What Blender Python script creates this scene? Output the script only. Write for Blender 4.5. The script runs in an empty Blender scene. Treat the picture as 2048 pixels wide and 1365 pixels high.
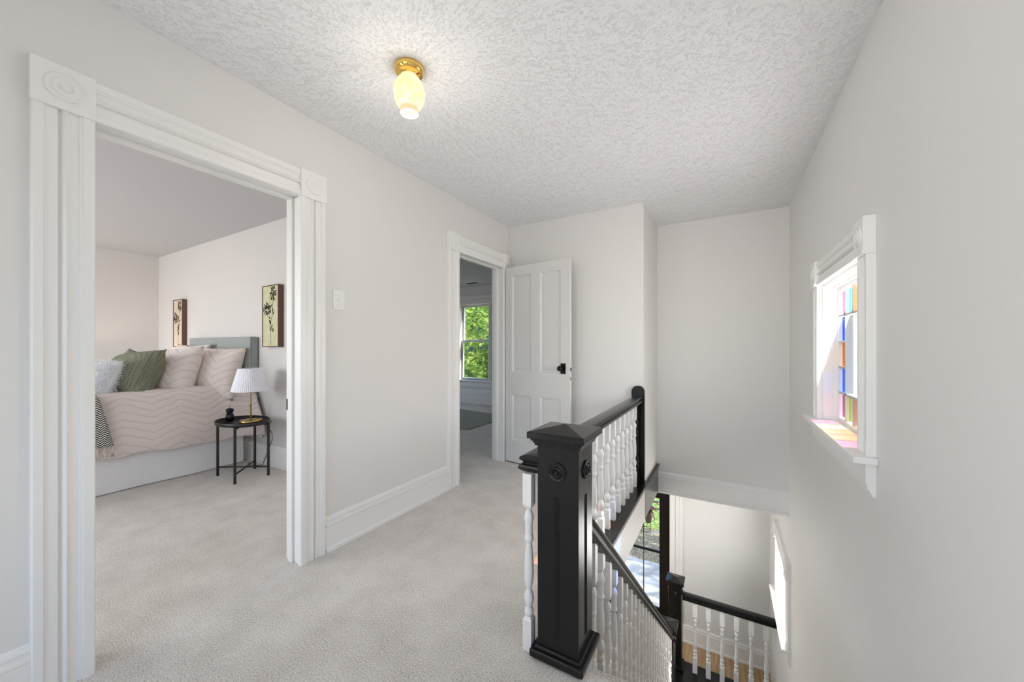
import bpy, bmesh, math, random
from mathutils import Vector, Matrix, noise
random.seed(7)
R = math.radians
SC = bpy.context.scene
COL = SC.collection

# ------------------------------------------------------------------ camera
cam_d = bpy.data.cameras.new('camera')
cam = bpy.data.objects.new('camera', cam_d)
COL.objects.link(cam)
cam.location = (0, 0, 1.25)
cam.rotation_euler = (R(90), 0, R(30.0))
cam_d.sensor_width = 36.0
cam_d.lens = 36.0 * 738.0 / 2048.0
cam_d.shift_y = 12.5 / 2048.0
cam_d.clip_start = 0.02
SC.camera = cam

# ------------------------------------------------------------------ colour management
SC.view_settings.view_transform = 'Standard'
SC.view_settings.look = 'None'
SC.view_settings.exposure = 0.15
SC.view_settings.gamma = 1.0
SC.view_settings.use_curve_mapping = False
SC.cycles.max_bounces = 10
SC.cycles.diffuse_bounces = 6
SC.cycles.transparent_max_bounces = 16
SC.cycles.use_denoising = True

# ------------------------------------------------------------------ sky and sun
world = bpy.data.worlds.new('sky')
SC.world = world
world.use_nodes = True
wn = world.node_tree.nodes
wl = world.node_tree.links
sky = wn.new('ShaderNodeTexSky')
sky.sky_type = 'NISHITA'
sky.sun_disc = False
sky.sun_elevation = R(43)
sky.sun_rotation = R(80)
sky.dust_density = 1.5
wn['Background'].inputs[1].default_value = 0.55
wl.new(sky.outputs[0], wn['Background'].inputs[0])

SUN_DIR = Vector((-1.0, -0.22, -0.95)).normalized()
sun_d = bpy.data.lights.new('sun', 'SUN')
sun_d.energy = 9.0
sun_d.angle = R(0.9)
sun_d.color = (1.0, 0.95, 0.87)
sun = bpy.data.objects.new('sun', sun_d)
COL.objects.link(sun)
sun.rotation_euler = SUN_DIR.to_track_quat('-Z', 'Y').to_euler()


def opening_light(name, loc, target, sx, sy, power, color=(1, 1, 1), spread=180):
    """Area light lying in an opening, facing in"""
    d = bpy.data.lights.new(name, 'AREA')
    d.shape = 'RECTANGLE'
    d.size = sx
    d.size_y = sy
    d.energy = power
    d.color = color
    d.spread = R(spread)
    o = bpy.data.objects.new(name, d)
    COL.objects.link(o)
    o.location = loc
    o.rotation_euler = (Vector(target) - Vector(loc)).to_track_quat('-Z', 'Y').to_euler()
    return o


opening_light('added_fill_back', (-0.4, -1.98, 1.5), (-0.3, 4.4, 2.5), 1.6, 1.6, 5, (1.0, 0.98, 0.955), 65)  # added fill from behind the camera, no window known there
opening_light('added_fill_side', (-2.19, -1.05, 1.2), (0, -0.6, 1.2), 1.3, 2.0, 20, (1.0, 0.98, 0.955))  # added fill to brighten the right wall, its doorway is made up
opening_light('daylight_bedroom_window', (-5.4, -1.98, 1.5), (-5.2, 0, 1.2), 2.5, 1.6, 82, (1.0, 0.98, 0.955))
opening_light('daylight_room_window', (-6.98, 5.0, 1.5), (0, 5.0, 1.2), 1.3, 1.5, 6, (1.0, 0.98, 0.955))
opening_light('added_fill_entry', (-3.48, 3.2, -1.6), (0, 3.4, -1.8), 2.4, 1.6, 46, (1.0, 0.98, 0.955))  # added fill for the entry hall and stairwell, from an unseen made-up window
opening_light('daylight_stained_window', (0.57, 2.59, 1.24), (-2, 2.59, 1.9), 0.74, 0.74, 15, (1.0, 0.98, 0.955))
opening_light('daylight_landing_window', (0.57, 4.82, -1.27), (-2, 4.82, -1.1), 0.74, 0.58, 24, (1.0, 0.98, 0.955))

# ------------------------------------------------------------------ materials


def mat(name, col, rough=0.6, metal=0.0, spec=0.5, coat=0.0):
    m = bpy.data.materials.new(name)
    m.use_nodes = True
    b = m.node_tree.nodes['Principled BSDF']
    b.inputs['Base Color'].default_value = (*col, 1)
    b.inputs['Roughness'].default_value = rough
    b.inputs['Metallic'].default_value = metal
    b.inputs['Specular IOR Level'].default_value = spec
    b.inputs['Coat Weight'].default_value = coat
    return m


def nd(m, t, **kw):
    n = m.node_tree.nodes.new(t)
    for k, v in kw.items():
        if hasattr(n, k):
            setattr(n, k, v)
        else:
            n.inputs[k].default_value = v
    return n


def lk(m, a, b):
    m.node_tree.links.new(a, b)


def bsdf(m):
    return m.node_tree.nodes['Principled BSDF']


def coords(m, which='Object', scale=None):
    c = nd(m, 'ShaderNodeTexCoord')
    if scale is None:
        return c.outputs[which]
    mp = nd(m, 'ShaderNodeMapping')
    mp.inputs['Scale'].default_value = scale
    lk(m, c.outputs[which], mp.inputs['Vector'])
    return mp.outputs[0]


def add_bump(m, height, strength=0.3, dist=0.01):
    b = nd(m, 'ShaderNodeBump')
    b.inputs['Strength'].default_value = strength
    b.inputs['Distance'].default_value = dist
    lk(m, height, b.inputs['Height'])
    lk(m, b.outputs[0], bsdf(m).inputs['Normal'])
    return b


def ramp(m, fac, stops):
    r = nd(m, 'ShaderNodeValToRGB')
    el = r.color_ramp.elements
    while len(el) < len(stops):
        el.new(0.5)
    for e, (p, c) in zip(el, stops):
        e.position = p
        e.color = (*c, 1)
    lk(m, fac, r.inputs[0])
    return r.outputs[0]


def paint(name, col, rough=0.55, scale=9, strength=0.12, dist=0.004):
    m = mat(name, col, rough)
    n1 = nd(m, 'ShaderNodeTexNoise', Scale=scale, Detail=6.0, Roughness=0.6)
    lk(m, coords(m), n1.inputs['Vector'])
    add_bump(m, n1.outputs['Fac'], strength, dist)
    return m


M_WALL = paint('warm_grey_wall_paint', (0.78, 0.768, 0.75), 0.6, 7, 0.2, 0.006)
M_WALLR = paint('pale_plaster_wall_paint', (0.79, 0.782, 0.765), 0.5, 5, 0.3, 0.008)
M_BEDWALL = paint('blush_grey_wall_paint', (0.67, 0.65, 0.64), 0.65, 7, 0.1)
M_TRIM = paint('white_gloss_trim_paint', (0.87, 0.865, 0.85), 0.32, 30, 0.05, 0.002)
M_WHITE = paint('white_satin_paint', (0.77, 0.765, 0.75), 0.35, 60, 0.04, 0.001)
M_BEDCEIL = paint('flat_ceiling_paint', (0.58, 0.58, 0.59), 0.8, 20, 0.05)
M_FASCIA = paint('fascia_paint', (0.66, 0.64, 0.61), 0.4, 10, 0.08)

# textured ceiling: stomped plaster with raised flecks, its brush strokes swirling around the lamp
M_CEIL = mat('textured_plaster_ceiling', (0.86, 0.865, 0.88), 0.85, spec=0.2)
_c = nd(M_CEIL, 'ShaderNodeTexCoord')
_sub = nd(M_CEIL, 'ShaderNodeVectorMath', operation='SUBTRACT')
_sub.inputs[1].default_value = (-1.33, 1.30, 0)
lk(M_CEIL, _c.outputs['Object'], _sub.inputs[0])
_sep = nd(M_CEIL, 'ShaderNodeSeparateXYZ')
lk(M_CEIL, _sub.outputs[0], _sep.inputs[0])
_at = nd(M_CEIL, 'ShaderNodeMath', operation='ARCTAN2')
lk(M_CEIL, _sep.outputs[1], _at.inputs[0])
lk(M_CEIL, _sep.outputs[0], _at.inputs[1])
_len = nd(M_CEIL, 'ShaderNodeVectorMath', operation='LENGTH')
lk(M_CEIL, _sub.outputs[0], _len.inputs[0])
_m1 = nd(M_CEIL, 'ShaderNodeMath', operation='MULTIPLY')
_m1.inputs[1].default_value = 30
lk(M_CEIL, _at.outputs[0], _m1.inputs[0])
_m2 = nd(M_CEIL, 'ShaderNodeMath', operation='MULTIPLY')
_m2.inputs[1].default_value = 34
lk(M_CEIL, _len.outputs['Value'], _m2.inputs[0])
_cb = nd(M_CEIL, 'ShaderNodeCombineXYZ')
lk(M_CEIL, _m1.outputs[0], _cb.inputs[0])
lk(M_CEIL, _m2.outputs[0], _cb.inputs[1])
_n1 = nd(M_CEIL, 'ShaderNodeTexNoise', Scale=1.3, Detail=4.0, Roughness=0.65, Distortion=0.6)
lk(M_CEIL, _cb.outputs[0], _n1.inputs['Vector'])
_n2 = nd(M_CEIL, 'ShaderNodeTexNoise', Scale=72.0, Detail=4.0, Roughness=0.7, Distortion=0.8)
lk(M_CEIL, _c.outputs['Object'], _n2.inputs['Vector'])
_mx = nd(M_CEIL, 'ShaderNodeMath', operation='MULTIPLY_ADD')
_mx.inputs[1].default_value = 0.55
lk(M_CEIL, _n1.outputs['Fac'], _mx.inputs[0])
lk(M_CEIL, _n2.outputs['Fac'], _mx.inputs[2])
_cr = ramp(M_CEIL, _mx.outputs[0], [(0.58, (0, 0, 0)), (0.74, (1, 1, 1))])
add_bump(M_CEIL, _cr, 0.55, 0.0065)

# carpet
M_CARPET = mat('cut_pile_carpet', (0.5, 0.47, 0.44), 1.0, spec=0.1)
_n = nd(M_CARPET, 'ShaderNodeTexNoise', Scale=170.0, Detail=4.0, Roughness=0.8)
lk(M_CARPET, coords(M_CARPET), _n.inputs['Vector'])
_nb = nd(M_CARPET, 'ShaderNodeTexNoise', Scale=5.0, Detail=3.0, Roughness=0.6)
lk(M_CARPET, coords(M_CARPET), _nb.inputs['Vector'])
_ad = nd(M_CARPET, 'ShaderNodeMath', operation='MULTIPLY_ADD')
_ad.inputs[1].default_value = 0.16
lk(M_CARPET, _nb.outputs['Fac'], _ad.inputs[0])
lk(M_CARPET, _n.outputs['Fac'], _ad.inputs[2])
_cc = ramp(M_CARPET, _ad.outputs[0], [(0.40, (0.30, 0.27, 0.24)), (0.56, (0.70, 0.66, 0.615)), (0.72, (0.96, 0.93, 0.88))])
lk(M_CARPET, _cc, bsdf(M_CARPET).inputs['Base Color'])
add_bump(M_CARPET, _n.outputs['Fac'], 0.5, 0.008)

M_RUG = mat('grey_green_rug_pile', (0.30, 0.31, 0.27), 1.0, spec=0.1)
_n = nd(M_RUG, 'ShaderNodeTexNoise', Scale=60.0, Detail=4.0, Roughness=0.8)
lk(M_RUG, coords(M_RUG), _n.inputs['Vector'])
lk(M_RUG, ramp(M_RUG, _n.outputs['Fac'], [(0.35, (0.24, 0.245, 0.21)), (0.65, (0.46, 0.465, 0.41))]), bsdf(M_RUG).inputs['Base Color'])

M_BLACK = paint('black_gloss_paint', (0.009, 0.009, 0.009), 0.22, 40, 0.08, 0.001)
bsdf(M_BLACK).inputs['Specular IOR Level'].default_value = 0.3
M_BLACKM = mat('black_metal', (0.012, 0.012, 0.013), 0.4)
M_IRON = mat('dark_bronze_hardware', (0.02, 0.018, 0.017), 0.35, 0.6)
M_BRASS = mat('polished_brass', (0.83, 0.55, 0.16), 0.15, 1.0)
M_BRASS2 = mat('brushed_brass', (0.62, 0.47, 0.18), 0.3, 1.0)
M_LATCH = mat('dull_steel', (0.10, 0.09, 0.085), 0.4, 0.8)
M_PLASTIC = mat('white_plastic', (0.86, 0.86, 0.85), 0.3)
M_LEAD = mat('painted_glazing_bar', (0.45, 0.45, 0.46), 0.5)
M_VINYL = mat('grey_white_window_vinyl', (0.62, 0.63, 0.63), 0.4)
M_SLOT = mat('dark_slot', (0.02, 0.02, 0.02), 0.8)

# wood floor downstairs
M_WOOD = mat('oak_floor_boards', (0.5, 0.33, 0.18), 0.35)
_v = coords(M_WOOD, scale=(14.0, 0.8, 1.0))
_n = nd(M_WOOD, 'ShaderNodeTexNoise', Scale=3.0, Detail=4.0)
lk(M_WOOD, _v, _n.inputs['Vector'])
lk(M_WOOD, ramp(M_WOOD, _n.outputs['Fac'], [(0.3, (0.36, 0.22, 0.11)), (0.7, (0.60, 0.42, 0.24))]), bsdf(M_WOOD).inputs['Base Color'])

# glass
def glass(name, tint, gloss=0.06, cover=None):
    m = bpy.data.materials.new(name)
    m.use_nodes = True
    nt = m.node_tree
    nt.nodes.remove(nt.nodes['Principled BSDF'])
    out = nt.nodes['Material Output']
    t = nd(m, 'ShaderNodeBsdfTransparent')
    t.inputs[0].default_value = (*tint, 1)
    g = nd(m, 'ShaderNodeBsdfGlossy')
    g.inputs['Roughness'].default_value = 0.03
    mx = nd(m, 'ShaderNodeMixShader')
    mx.inputs[0].default_value = gloss
    lk(m, t.outputs[0], mx.inputs[1])
    lk(m, g.outputs[0], mx.inputs[2])
    lk(m, mx.outputs[0], out.inputs[0])
    return m


M_GLASS = glass('clear_window_glass', (0.97, 0.98, 0.97))
TINTS = {
    'pink': glass('rose_glass', (0.66, 0.34, 0.50)),
    'aqua': glass('aqua_glass', (0.50, 0.90, 0.86)),
    'amber': glass('amber_glass', (0.85, 0.48, 0.18)),
    'blue': glass('blue_glass', (0.20, 0.42, 0.90)),
    'yellow': glass('straw_glass', (0.90, 0.90, 0.55)),
}

# frosted lamp globe, lit from within
M_GLOBE = mat('lit_frosted_glass', (0.25, 0.23, 0.16), 0.3)
_b = bsdf(M_GLOBE)
_n = nd(M_GLOBE, 'ShaderNodeTexNoise', Scale=22.0, Detail=2.0)
lk(M_GLOBE, coords(M_GLOBE), _n.inputs['Vector'])
lk(M_GLOBE, ramp(M_GLOBE, _n.outputs['Fac'], [(0.40, (1.0, 0.74, 0.34)), (0.60, (1.0, 0.86, 0.56))]), _b.inputs['Emission Color'])
_b.inputs['Emission Strength'].default_value = 0.95
M_GLOBEC = mat('lit_crimped_glass', (0.25, 0.23, 0.16), 0.2)
bsdf(M_GLOBEC).inputs['Emission Color'].default_value = (1.0, 0.80, 0.42, 1)
bsdf(M_GLOBEC).inputs['Emission Strength'].default_value = 0.65
M_BULB = mat('glowing_bulb', (1, 1, 1), 0.3)
bsdf(M_BULB).inputs['Emission Color'].default_value = (1.0, 0.93, 0.75, 1)
bsdf(M_BULB).inputs['Emission Strength'].default_value = 1.6

# fabrics
def fabric(name, c1, c2, scale=200, bump=0.3):
    m = mat(name, c1, 0.95, spec=0.15)
    n = nd(m, 'ShaderNodeTexNoise', Scale=scale, Detail=3.0)
    lk(m, coords(m), n.inputs['Vector'])
    lk(m, ramp(m, n.outputs['Fac'], [(0.35, c1), (0.65, c2)]), bsdf(m).inputs['Base Color'])
    add_bump(m, n.outputs['Fac'], bump, 0.003)
    return m


M_HEAD = fabric('blue_grey_linen', (0.30, 0.325, 0.325), (0.38, 0.405, 0.40), 300)
M_SKIRT = fabric('white_cotton', (0.88, 0.87, 0.865), (0.90, 0.89, 0.885), 20, 0.1)
M_GREEN = mat('sage_waffle_weave', (0.16, 0.18, 0.11), 0.95, spec=0.1)
_v1 = nd(M_GREEN, 'ShaderNodeTexVoronoi', Scale=48.0)
_v1.inputs['Randomness'].default_value = 0.15
lk(M_GREEN, coords(M_GREEN), _v1.inputs['Vector'])
lk(M_GREEN, ramp(M_GREEN, _v1.outputs['Distance'], [(0.1, (0.125, 0.13, 0.095)), (0.6, (0.255, 0.26, 0.195))]), bsdf(M_GREEN).inputs['Base Color'])
add_bump(M_GREEN, _v1.outputs['Distance'], 0.8, 0.006)


def chevron(name, base, line, ax, fold, step, amp, half, width=0.11, plus=None):
    """Quilted zigzag lines. ax: object-space axis the rows run along, fold: axis the rows stack on."""
    m = mat(name, base, 0.95, spec=0.1)
    c = nd(m, 'ShaderNodeTexCoord')
    s = nd(m, 'ShaderNodeSeparateXYZ')
    lk(m, c.outputs['Object'], s.inputs[0])
    pp = nd(m, 'ShaderNodeMath', operation='PINGPONG')
    pp.inputs[1].default_value = half
    lk(m, s.outputs[ax], pp.inputs[0])
    ma = nd(m, 'ShaderNodeMath', operation='MULTIPLY_ADD')
    ma.inputs[1].default_value = amp
    lk(m, pp.outputs[0], ma.inputs[0])
    src = s.outputs[fold]
    if plus:
        sm = nd(m, 'ShaderNodeMath', operation='SUBTRACT')
        lk(m, s.outputs[fold], sm.inputs[0])
        lk(m, s.outputs[plus], sm.inputs[1])
        src = sm.outputs[0]
    lk(m, src, ma.inputs[2])
    nz = nd(m, 'ShaderNodeTexNoise', Scale=7.0)
    lk(m, c.outputs['Object'], nz.inputs['Vector'])
    mb = nd(m, 'ShaderNodeMath', operation='MULTIPLY_ADD')
    mb.inputs[1].default_value = 0.05
    lk(m, nz.outputs['Fac'], mb.inputs[0])
    lk(m, ma.outputs[0], mb.inputs[2])
    p2 = nd(m, 'ShaderNodeMath', operation='PINGPONG')
    p2.inputs[1].default_value = step
    lk(m, mb.outputs[0], p2.inputs[0])
    dv = nd(m, 'ShaderNodeMath', operation='DIVIDE')
    dv.inputs[1].default_value = step
    lk(m, p2.outputs[0], dv.inputs[0])
    col = ramp(m, dv.outputs[0], [(0.0, line), (width, line), (width * 2, base)])
    lk(m, col, bsdf(m).inputs['Base Color'])
    h = ramp(m, dv.outputs[0], [(0.0, (0, 0, 0)), (0.5, (1, 1, 1))])
    add_bump(m, h, 0.35, 0.008)
    return m


M_QUILT = chevron('blush_chevron_quilt', (0.80, 0.71, 0.675), (0.71, 0.62, 0.585), 'Y', 'Z', 0.035, 0.46, 0.19, plus='X')
M_SHAM = chevron('blush_chevron_sham', (0.80, 0.725, 0.69), (0.71, 0.63, 0.595), 'X', 'Z', 0.040, 0.75, 0.17)
M_FUR = mat('long_white_fur', (0.80, 0.81, 0.84), 0.8, spec=0.2)
M_HERR = mat('herringbone_knit', (0.1, 0.1, 0.1), 0.95)
_c = nd(M_HERR, 'ShaderNodeTexCoord')
_s = nd(M_HERR, 'ShaderNodeSeparateXYZ')
lk(M_HERR, _c.outputs['Object'], _s.inputs[0])
_p = nd(M_HERR, 'ShaderNodeMath', operation='PINGPONG')
_p.inputs[1].default_value = 0.02
lk(M_HERR, _s.outputs['Y'], _p.inputs[0])
_a = nd(M_HERR, 'ShaderNodeMath', operation='ADD')
lk(M_HERR, _p.outputs[0], _a.inputs[0])
lk(M_HERR, _s.outputs['Z'], _a.inputs[1])
_q = nd(M_HERR, 'ShaderNodeMath', operation='PINGPONG')
_q.inputs[1].default_value = 0.009
lk(M_HERR, _a.outputs[0], _q.inputs[0])
_d = nd(M_HERR, 'ShaderNodeMath', operation='DIVIDE')
_d.inputs[1].default_value = 0.009
lk(M_HERR, _q.outputs[0], _d.inputs[0])
lk(M_HERR, ramp(M_HERR, _d.outputs[0], [(0.50, (0.02, 0.02, 0.022)), (0.58, (0.75, 0.73, 0.68))]), bsdf(M_HERR).inputs['Base Color'])
M_CREAM = fabric('cream_yarn', (0.62, 0.56, 0.47), (0.72, 0.66, 0.58), 120)
M_SHADE = mat('white_pleated_fabric', (0.84, 0.84, 0.90), 0.8)
M_WALNUT = mat('walnut_frame', (0.13, 0.07, 0.05), 0.5)
M_CANVAS_G = fabric('aged_green_canvas', (0.55, 0.55, 0.36), (0.66, 0.64, 0.46), 9, 0.05)
M_CANVAS_P = fabric('aged_cream_canvas', (0.62, 0.52, 0.42), (0.68, 0.58, 0.47), 9, 0.05)
M_INK_G = mat('dark_green_print_ink', (0.045, 0.05, 0.025), 0.8)
M_INK_B = mat('brown_print_ink', (0.10, 0.06, 0.05), 0.8)
M_STEM = mat('pale_green_stem', (0.45, 0.47, 0.30), 0.6)

# outdoors
M_LEAF = mat('sunlit_maple_leaf', (0.25, 0.45, 0.06), 0.5)
bsdf(M_LEAF).inputs['Subsurface Weight'].default_value = 0.0
_oi = nd(M_LEAF, 'ShaderNodeTexNoise', Scale=1.3, Detail=3.0)
lk(M_LEAF, coords(M_LEAF), _oi.inputs['Vector'])
_lc = ramp(M_LEAF, _oi.outputs['Fac'], [(0.3, (0.08, 0.18, 0.04)), (0.5, (0.28, 0.42, 0.07)), (0.7, (0.52, 0.62, 0.18))])
lk(M_LEAF, _lc, bsdf(M_LEAF).inputs['Base Color'])
_tr = nd(M_LEAF, 'ShaderNodeBsdfTranslucent')
lk(M_LEAF, _lc, _tr.inputs[0])
_ms = nd(M_LEAF, 'ShaderNodeMixShader')
_ms.inputs[0].default_value = 0.45
lk(M_LEAF, bsdf(M_LEAF).outputs[0], _ms.inputs[1])
lk(M_LEAF, _tr.outputs[0], _ms.inputs[2])
lk(M_LEAF, _ms.outputs[0], M_LEAF.node_tree.nodes['Material Output'].inputs[0])
M_BARK = mat('grey_brown_bark', (0.12, 0.09, 0.07), 0.9)
M_DRY = mat('dark_bronze_leaf', (0.06, 0.025, 0.018), 0.5)
M_GRASS = mat('lawn_grass', (0.12, 0.25, 0.04), 0.9)
_n = nd(M_GRASS, 'ShaderNodeTexNoise', Scale=14.0, Detail=5.0)
lk(M_GRASS, coords(M_GRASS), _n.inputs['Vector'])
lk(M_GRASS, ramp(M_GRASS, _n.outputs['Fac'], [(0.35, (0.04, 0.09, 0.02)), (0.52, (0.13, 0.24, 0.05)), (0.66, (0.40, 0.34, 0.14))]), bsdf(M_GRASS).inputs['Base Color'])
M_MULCH = mat('leaf_litter', (0.2, 0.17, 0.1), 0.9)
_n = nd(M_MULCH, 'ShaderNodeTexNoise', Scale=26.0, Detail=5.0, Roughness=0.8)
lk(M_MULCH, coords(M_MULCH), _n.inputs['Vector'])
lk(M_MULCH, ramp(M_MULCH, _n.outputs['Fac'], [(0.36, (0.03, 0.04, 0.06)), (0.5, (0.16, 0.17, 0.13)), (0.62, (0.66, 0.52, 0.33))]), bsdf(M_MULCH).inputs['Base Color'])
add_bump(M_MULCH, _n.outputs['Fac'], 0.8, 0.03)
M_PAVE = mat('pale_concrete_paving', (0.45, 0.46, 0.48), 0.8)
_n = nd(M_PAVE, 'ShaderNodeTexNoise', Scale=2.0, Detail=5.0)
lk(M_PAVE, coords(M_PAVE), _n.inputs['Vector'])
lk(M_PAVE, ramp(M_PAVE, _n.outputs['Fac'], [(0.35, (0.30, 0.31, 0.33)), (0.65, (0.55, 0.56, 0.57))]), bsdf(M_PAVE).inputs['Base Color'])
M_SIDING = mat('blue_grey_house_siding', (0.06, 0.09, 0.17), 0.7)

# ------------------------------------------------------------------ geometry helpers


class MB:
    """Collects shapes for ONE mesh."""

    def __init__(self):
        self.bm = bmesh.new()

    def box(self, x0, x1, y0, y1, z0, z1):
        vs = [self.bm.verts.new((x, y, z)) for x in (x0, x1) for y in (y0, y1) for z in (z0, z1)]
        for f in ((0, 1, 3, 2), (4, 6, 7, 5), (0, 4, 5, 1), (2, 3, 7, 6), (0, 2, 6, 4), (1, 5, 7, 3)):
            self.bm.faces.new([vs[i] for i in f])
        return self

    def poly(self, pts, thick_vec):
        """Prism: polygon pts swept by thick_vec."""
        a = [self.bm.verts.new(p) for p in pts]
        b = [self.bm.verts.new(Vector(p) + Vector(thick_vec)) for p in pts]
        n = len(pts)
        self.bm.faces.new(a)
        self.bm.faces.new(b[::-1])
        for i in range(n):
            self.bm.faces.new((a[i], b[i], b[(i + 1) % n], a[(i + 1) % n]))
        return self

    def face(self, pts):
        self.bm.faces.new([self.bm.verts.new(p) for p in pts])
        return self

    def frustum(self, cx, cy, z0, hx0, hy0, z1, hx1, hy1):
        a = [self.bm.verts.new((cx + sx * hx0, cy + sy * hy0, z0)) for sx, sy in ((-1, -1), (1, -1), (1, 1), (-1, 1))]
        if hx1 < 1e-5:
            t = self.bm.verts.new((cx, cy, z1))
            for i in range(4):
                self.bm.faces.new((a[i], a[(i + 1) % 4], t))
        else:
            b = [self.bm.verts.new((cx + sx * hx1, cy + sy * hy1, z1)) for sx, sy in ((-1, -1), (1, -1), (1, 1), (-1, 1))]
            for i in range(4):
                self.bm.faces.new((a[i], a[(i + 1) % 4], b[(i + 1) % 4], b[i]))
            self.bm.faces.new(b)
        self.bm.faces.new(a[::-1])
        return self

    def lathe(self, prof, c=(0, 0, 0), axis='Z', n=24, cap=True, smooth=True, sy=1.0, rib=0, ribd=0.0):
        """prof: list of (radius, height along the axis)."""
        rings = []
        c = Vector(c)
        for r, h in prof:
            ring = []
            for i in range(n):
                a = 2 * math.pi * i / n
                rr = r * (1 + (ribd * math.cos(rib * a) if rib else 0))
                u, v = rr * math.cos(a), rr * math.sin(a) * sy
                p = {'Z': Vector((u, v, h)), 'X': Vector((h, u, v)), 'Y': Vector((v, h, u)),
                     '-X': Vector((-h, -u, v)), '-Y': Vector((u, -h, v))}[axis]
                ring.append(self.bm.verts.new(c + p))
            rings.append(ring)
        fs = []
        for a, b in zip(rings, rings[1:]):
            for i in range(n):
                fs.append(self.bm.faces.new((a[i], a[(i + 1) % n], b[(i + 1) % n], b[i])))
        for f in fs:
            f.smooth = smooth
        if cap:
            self.bm.faces.new(rings[0][::-1])
            self.bm.faces.new(rings[-1])
        return self

    def tube(self, pts, r, n=8, rs=None):
        pts = [Vector(p) for p in pts]
        rings = []
        up0 = Vector((0, 0, 1))
        for i, p in enumerate(pts):
            t = (pts[min(i + 1, len(pts) - 1)] - pts[max(i - 1, 0)]).normalized()
            u = t.cross(up0)
            if u.length < 1e-3:
                u = Vector((1, 0, 0))
            u.normalize()
            v = t.cross(u).normalized()
            rad = rs[i] if rs else r
            rings.append([self.bm.verts.new(p + (u * math.cos(2 * math.pi * k / n) + v * math.sin(2 * math.pi * k / n)) * rad) for k in range(n)])
        for a, b in zip(rings, rings[1:]):
            for i in range(n):
                f = self.bm.faces.new((a[i], a[(i + 1) % n], b[(i + 1) % n], b[i]))
                f.smooth = True
        self.bm.faces.new(rings[0][::-1])
        self.bm.faces.new(rings[-1])
        return self

    def sweep(self, section, path):
        """section: closed list of 2D (u, v); path: list of (origin, U, V) frames; straight sweep between frames."""
        rings = []
        for o, U, V in path:
            o, U, V = Vector(o), Vector(U), Vector(V)
            rings.append([self.bm.verts.new(o + U * a + V * b) for a, b in section])
        n = len(section)
        for a, b in zip(rings, rings[1:]):
            for i in range(n):
                self.bm.faces.new((a[i], a[(i + 1) % n], b[(i + 1) % n], b[i]))
        self.bm.faces.new(rings[0][::-1])
        self.bm.faces.new(rings[-1])
        return self

    def grid(self, fn, nu, nv, smooth=True, wrap=False):
        g = [[self.bm.verts.new(fn(i / nu, j / nv)) for j in range(nv + 1)] for i in range(nu + 1)]
        for i in range(nu):
            for j in range(nv):
                f = self.bm.faces.new((g[i][j], g[i + 1][j], g[i + 1][j + 1], g[i][j + 1]))
                f.smooth = smooth
        return self

    def build(self, name, m, parent=None, bevel=0.0, seg=2, solid=0.0, subsurf=0, origin=None):
        bm = self.bm
        bmesh.ops.recalc_face_normals(bm, faces=bm.faces)
        me = bpy.data.meshes.new(name)
        if origin is not None:
            bmesh.ops.translate(bm, verts=bm.verts, vec=-Vector(origin))
        bm.to_mesh(me)
        bm.free()
        me.materials.append(m)
        o = bpy.data.objects.new(name, me)
        COL.objects.link(o)
        if parent is not None:
            o.parent = parent
        if origin is not None:
            o.location = origin
        if solid:
            s = o.modifiers.new('solid', 'SOLIDIFY')
            s.thickness = solid
            s.offset = 0
        if bevel:
            b = o.modifiers.new('bevel', 'BEVEL')
            b.width = bevel
            b.segments = seg
            b.limit_method = 'ANGLE'
            b.angle_limit = R(35)
            b.harden_normals = False
        if subsurf:
            s = o.modifiers.new('sub', 'SUBSURF')
            s.levels = s.render_levels = subsurf
        return o


def B(name, m, x0, x1, y0, y1, z0, z1, parent=None, bevel=0.0):
    return MB().box(x0, x1, y0, y1, z0, z1).build(name, m, parent, bevel)


def empty(name, loc=(0, 0, 0), rz=0, parent=None):
    o = bpy.data.objects.new(name, None)
    COL.objects.link(o)
    o.location = loc
    o.rotation_euler = (0, 0, rz)
    o.parent = parent
    o.empty_display_size = 0.1
    return o


def tag(o, label=None, cat=None, group=None, kind=None):
    if label:
        o['label'] = label
    if cat:
        o['category'] = cat
    if group:
        o['group'] = group
    if kind:
        o['kind'] = kind
    return o


def struct(o, label=None, cat=None):
    return tag(o, label, cat, kind='structure')


def kids(o):
    return [c for c in bpy.data.objects if c.parent == o]


def copy_tree(o, parent=None):
    c = o.copy()
    COL.objects.link(c)
    c.parent = parent
    for ch in kids(o):
        copy_tree(ch, c)
    return c


# ------------------------------------------------------------------ main dimensions
XL, XLB = -2.12, -2.25          # left wall of the hall: front and back face
XR, XRB = 0.535, 0.735          # right wall
YF = 3.607                      # far wall of the hall
YC = 4.40                       # wall above the stairwell
XC = -0.66                      # edge of the floor / side of the chase
ZC = 2.605                      # ceiling
ZL = -0.367                     # ceiling of the floor below
ZG = -3.236                     # floor below
YG = 6.20                       # front wall below
YB = -2.0                       # back wall
RISE, RUN = 0.2157, 0.249
Y0S = 1.38                      # top nosing of the stairs
ZLAND = -14 * RISE

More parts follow.
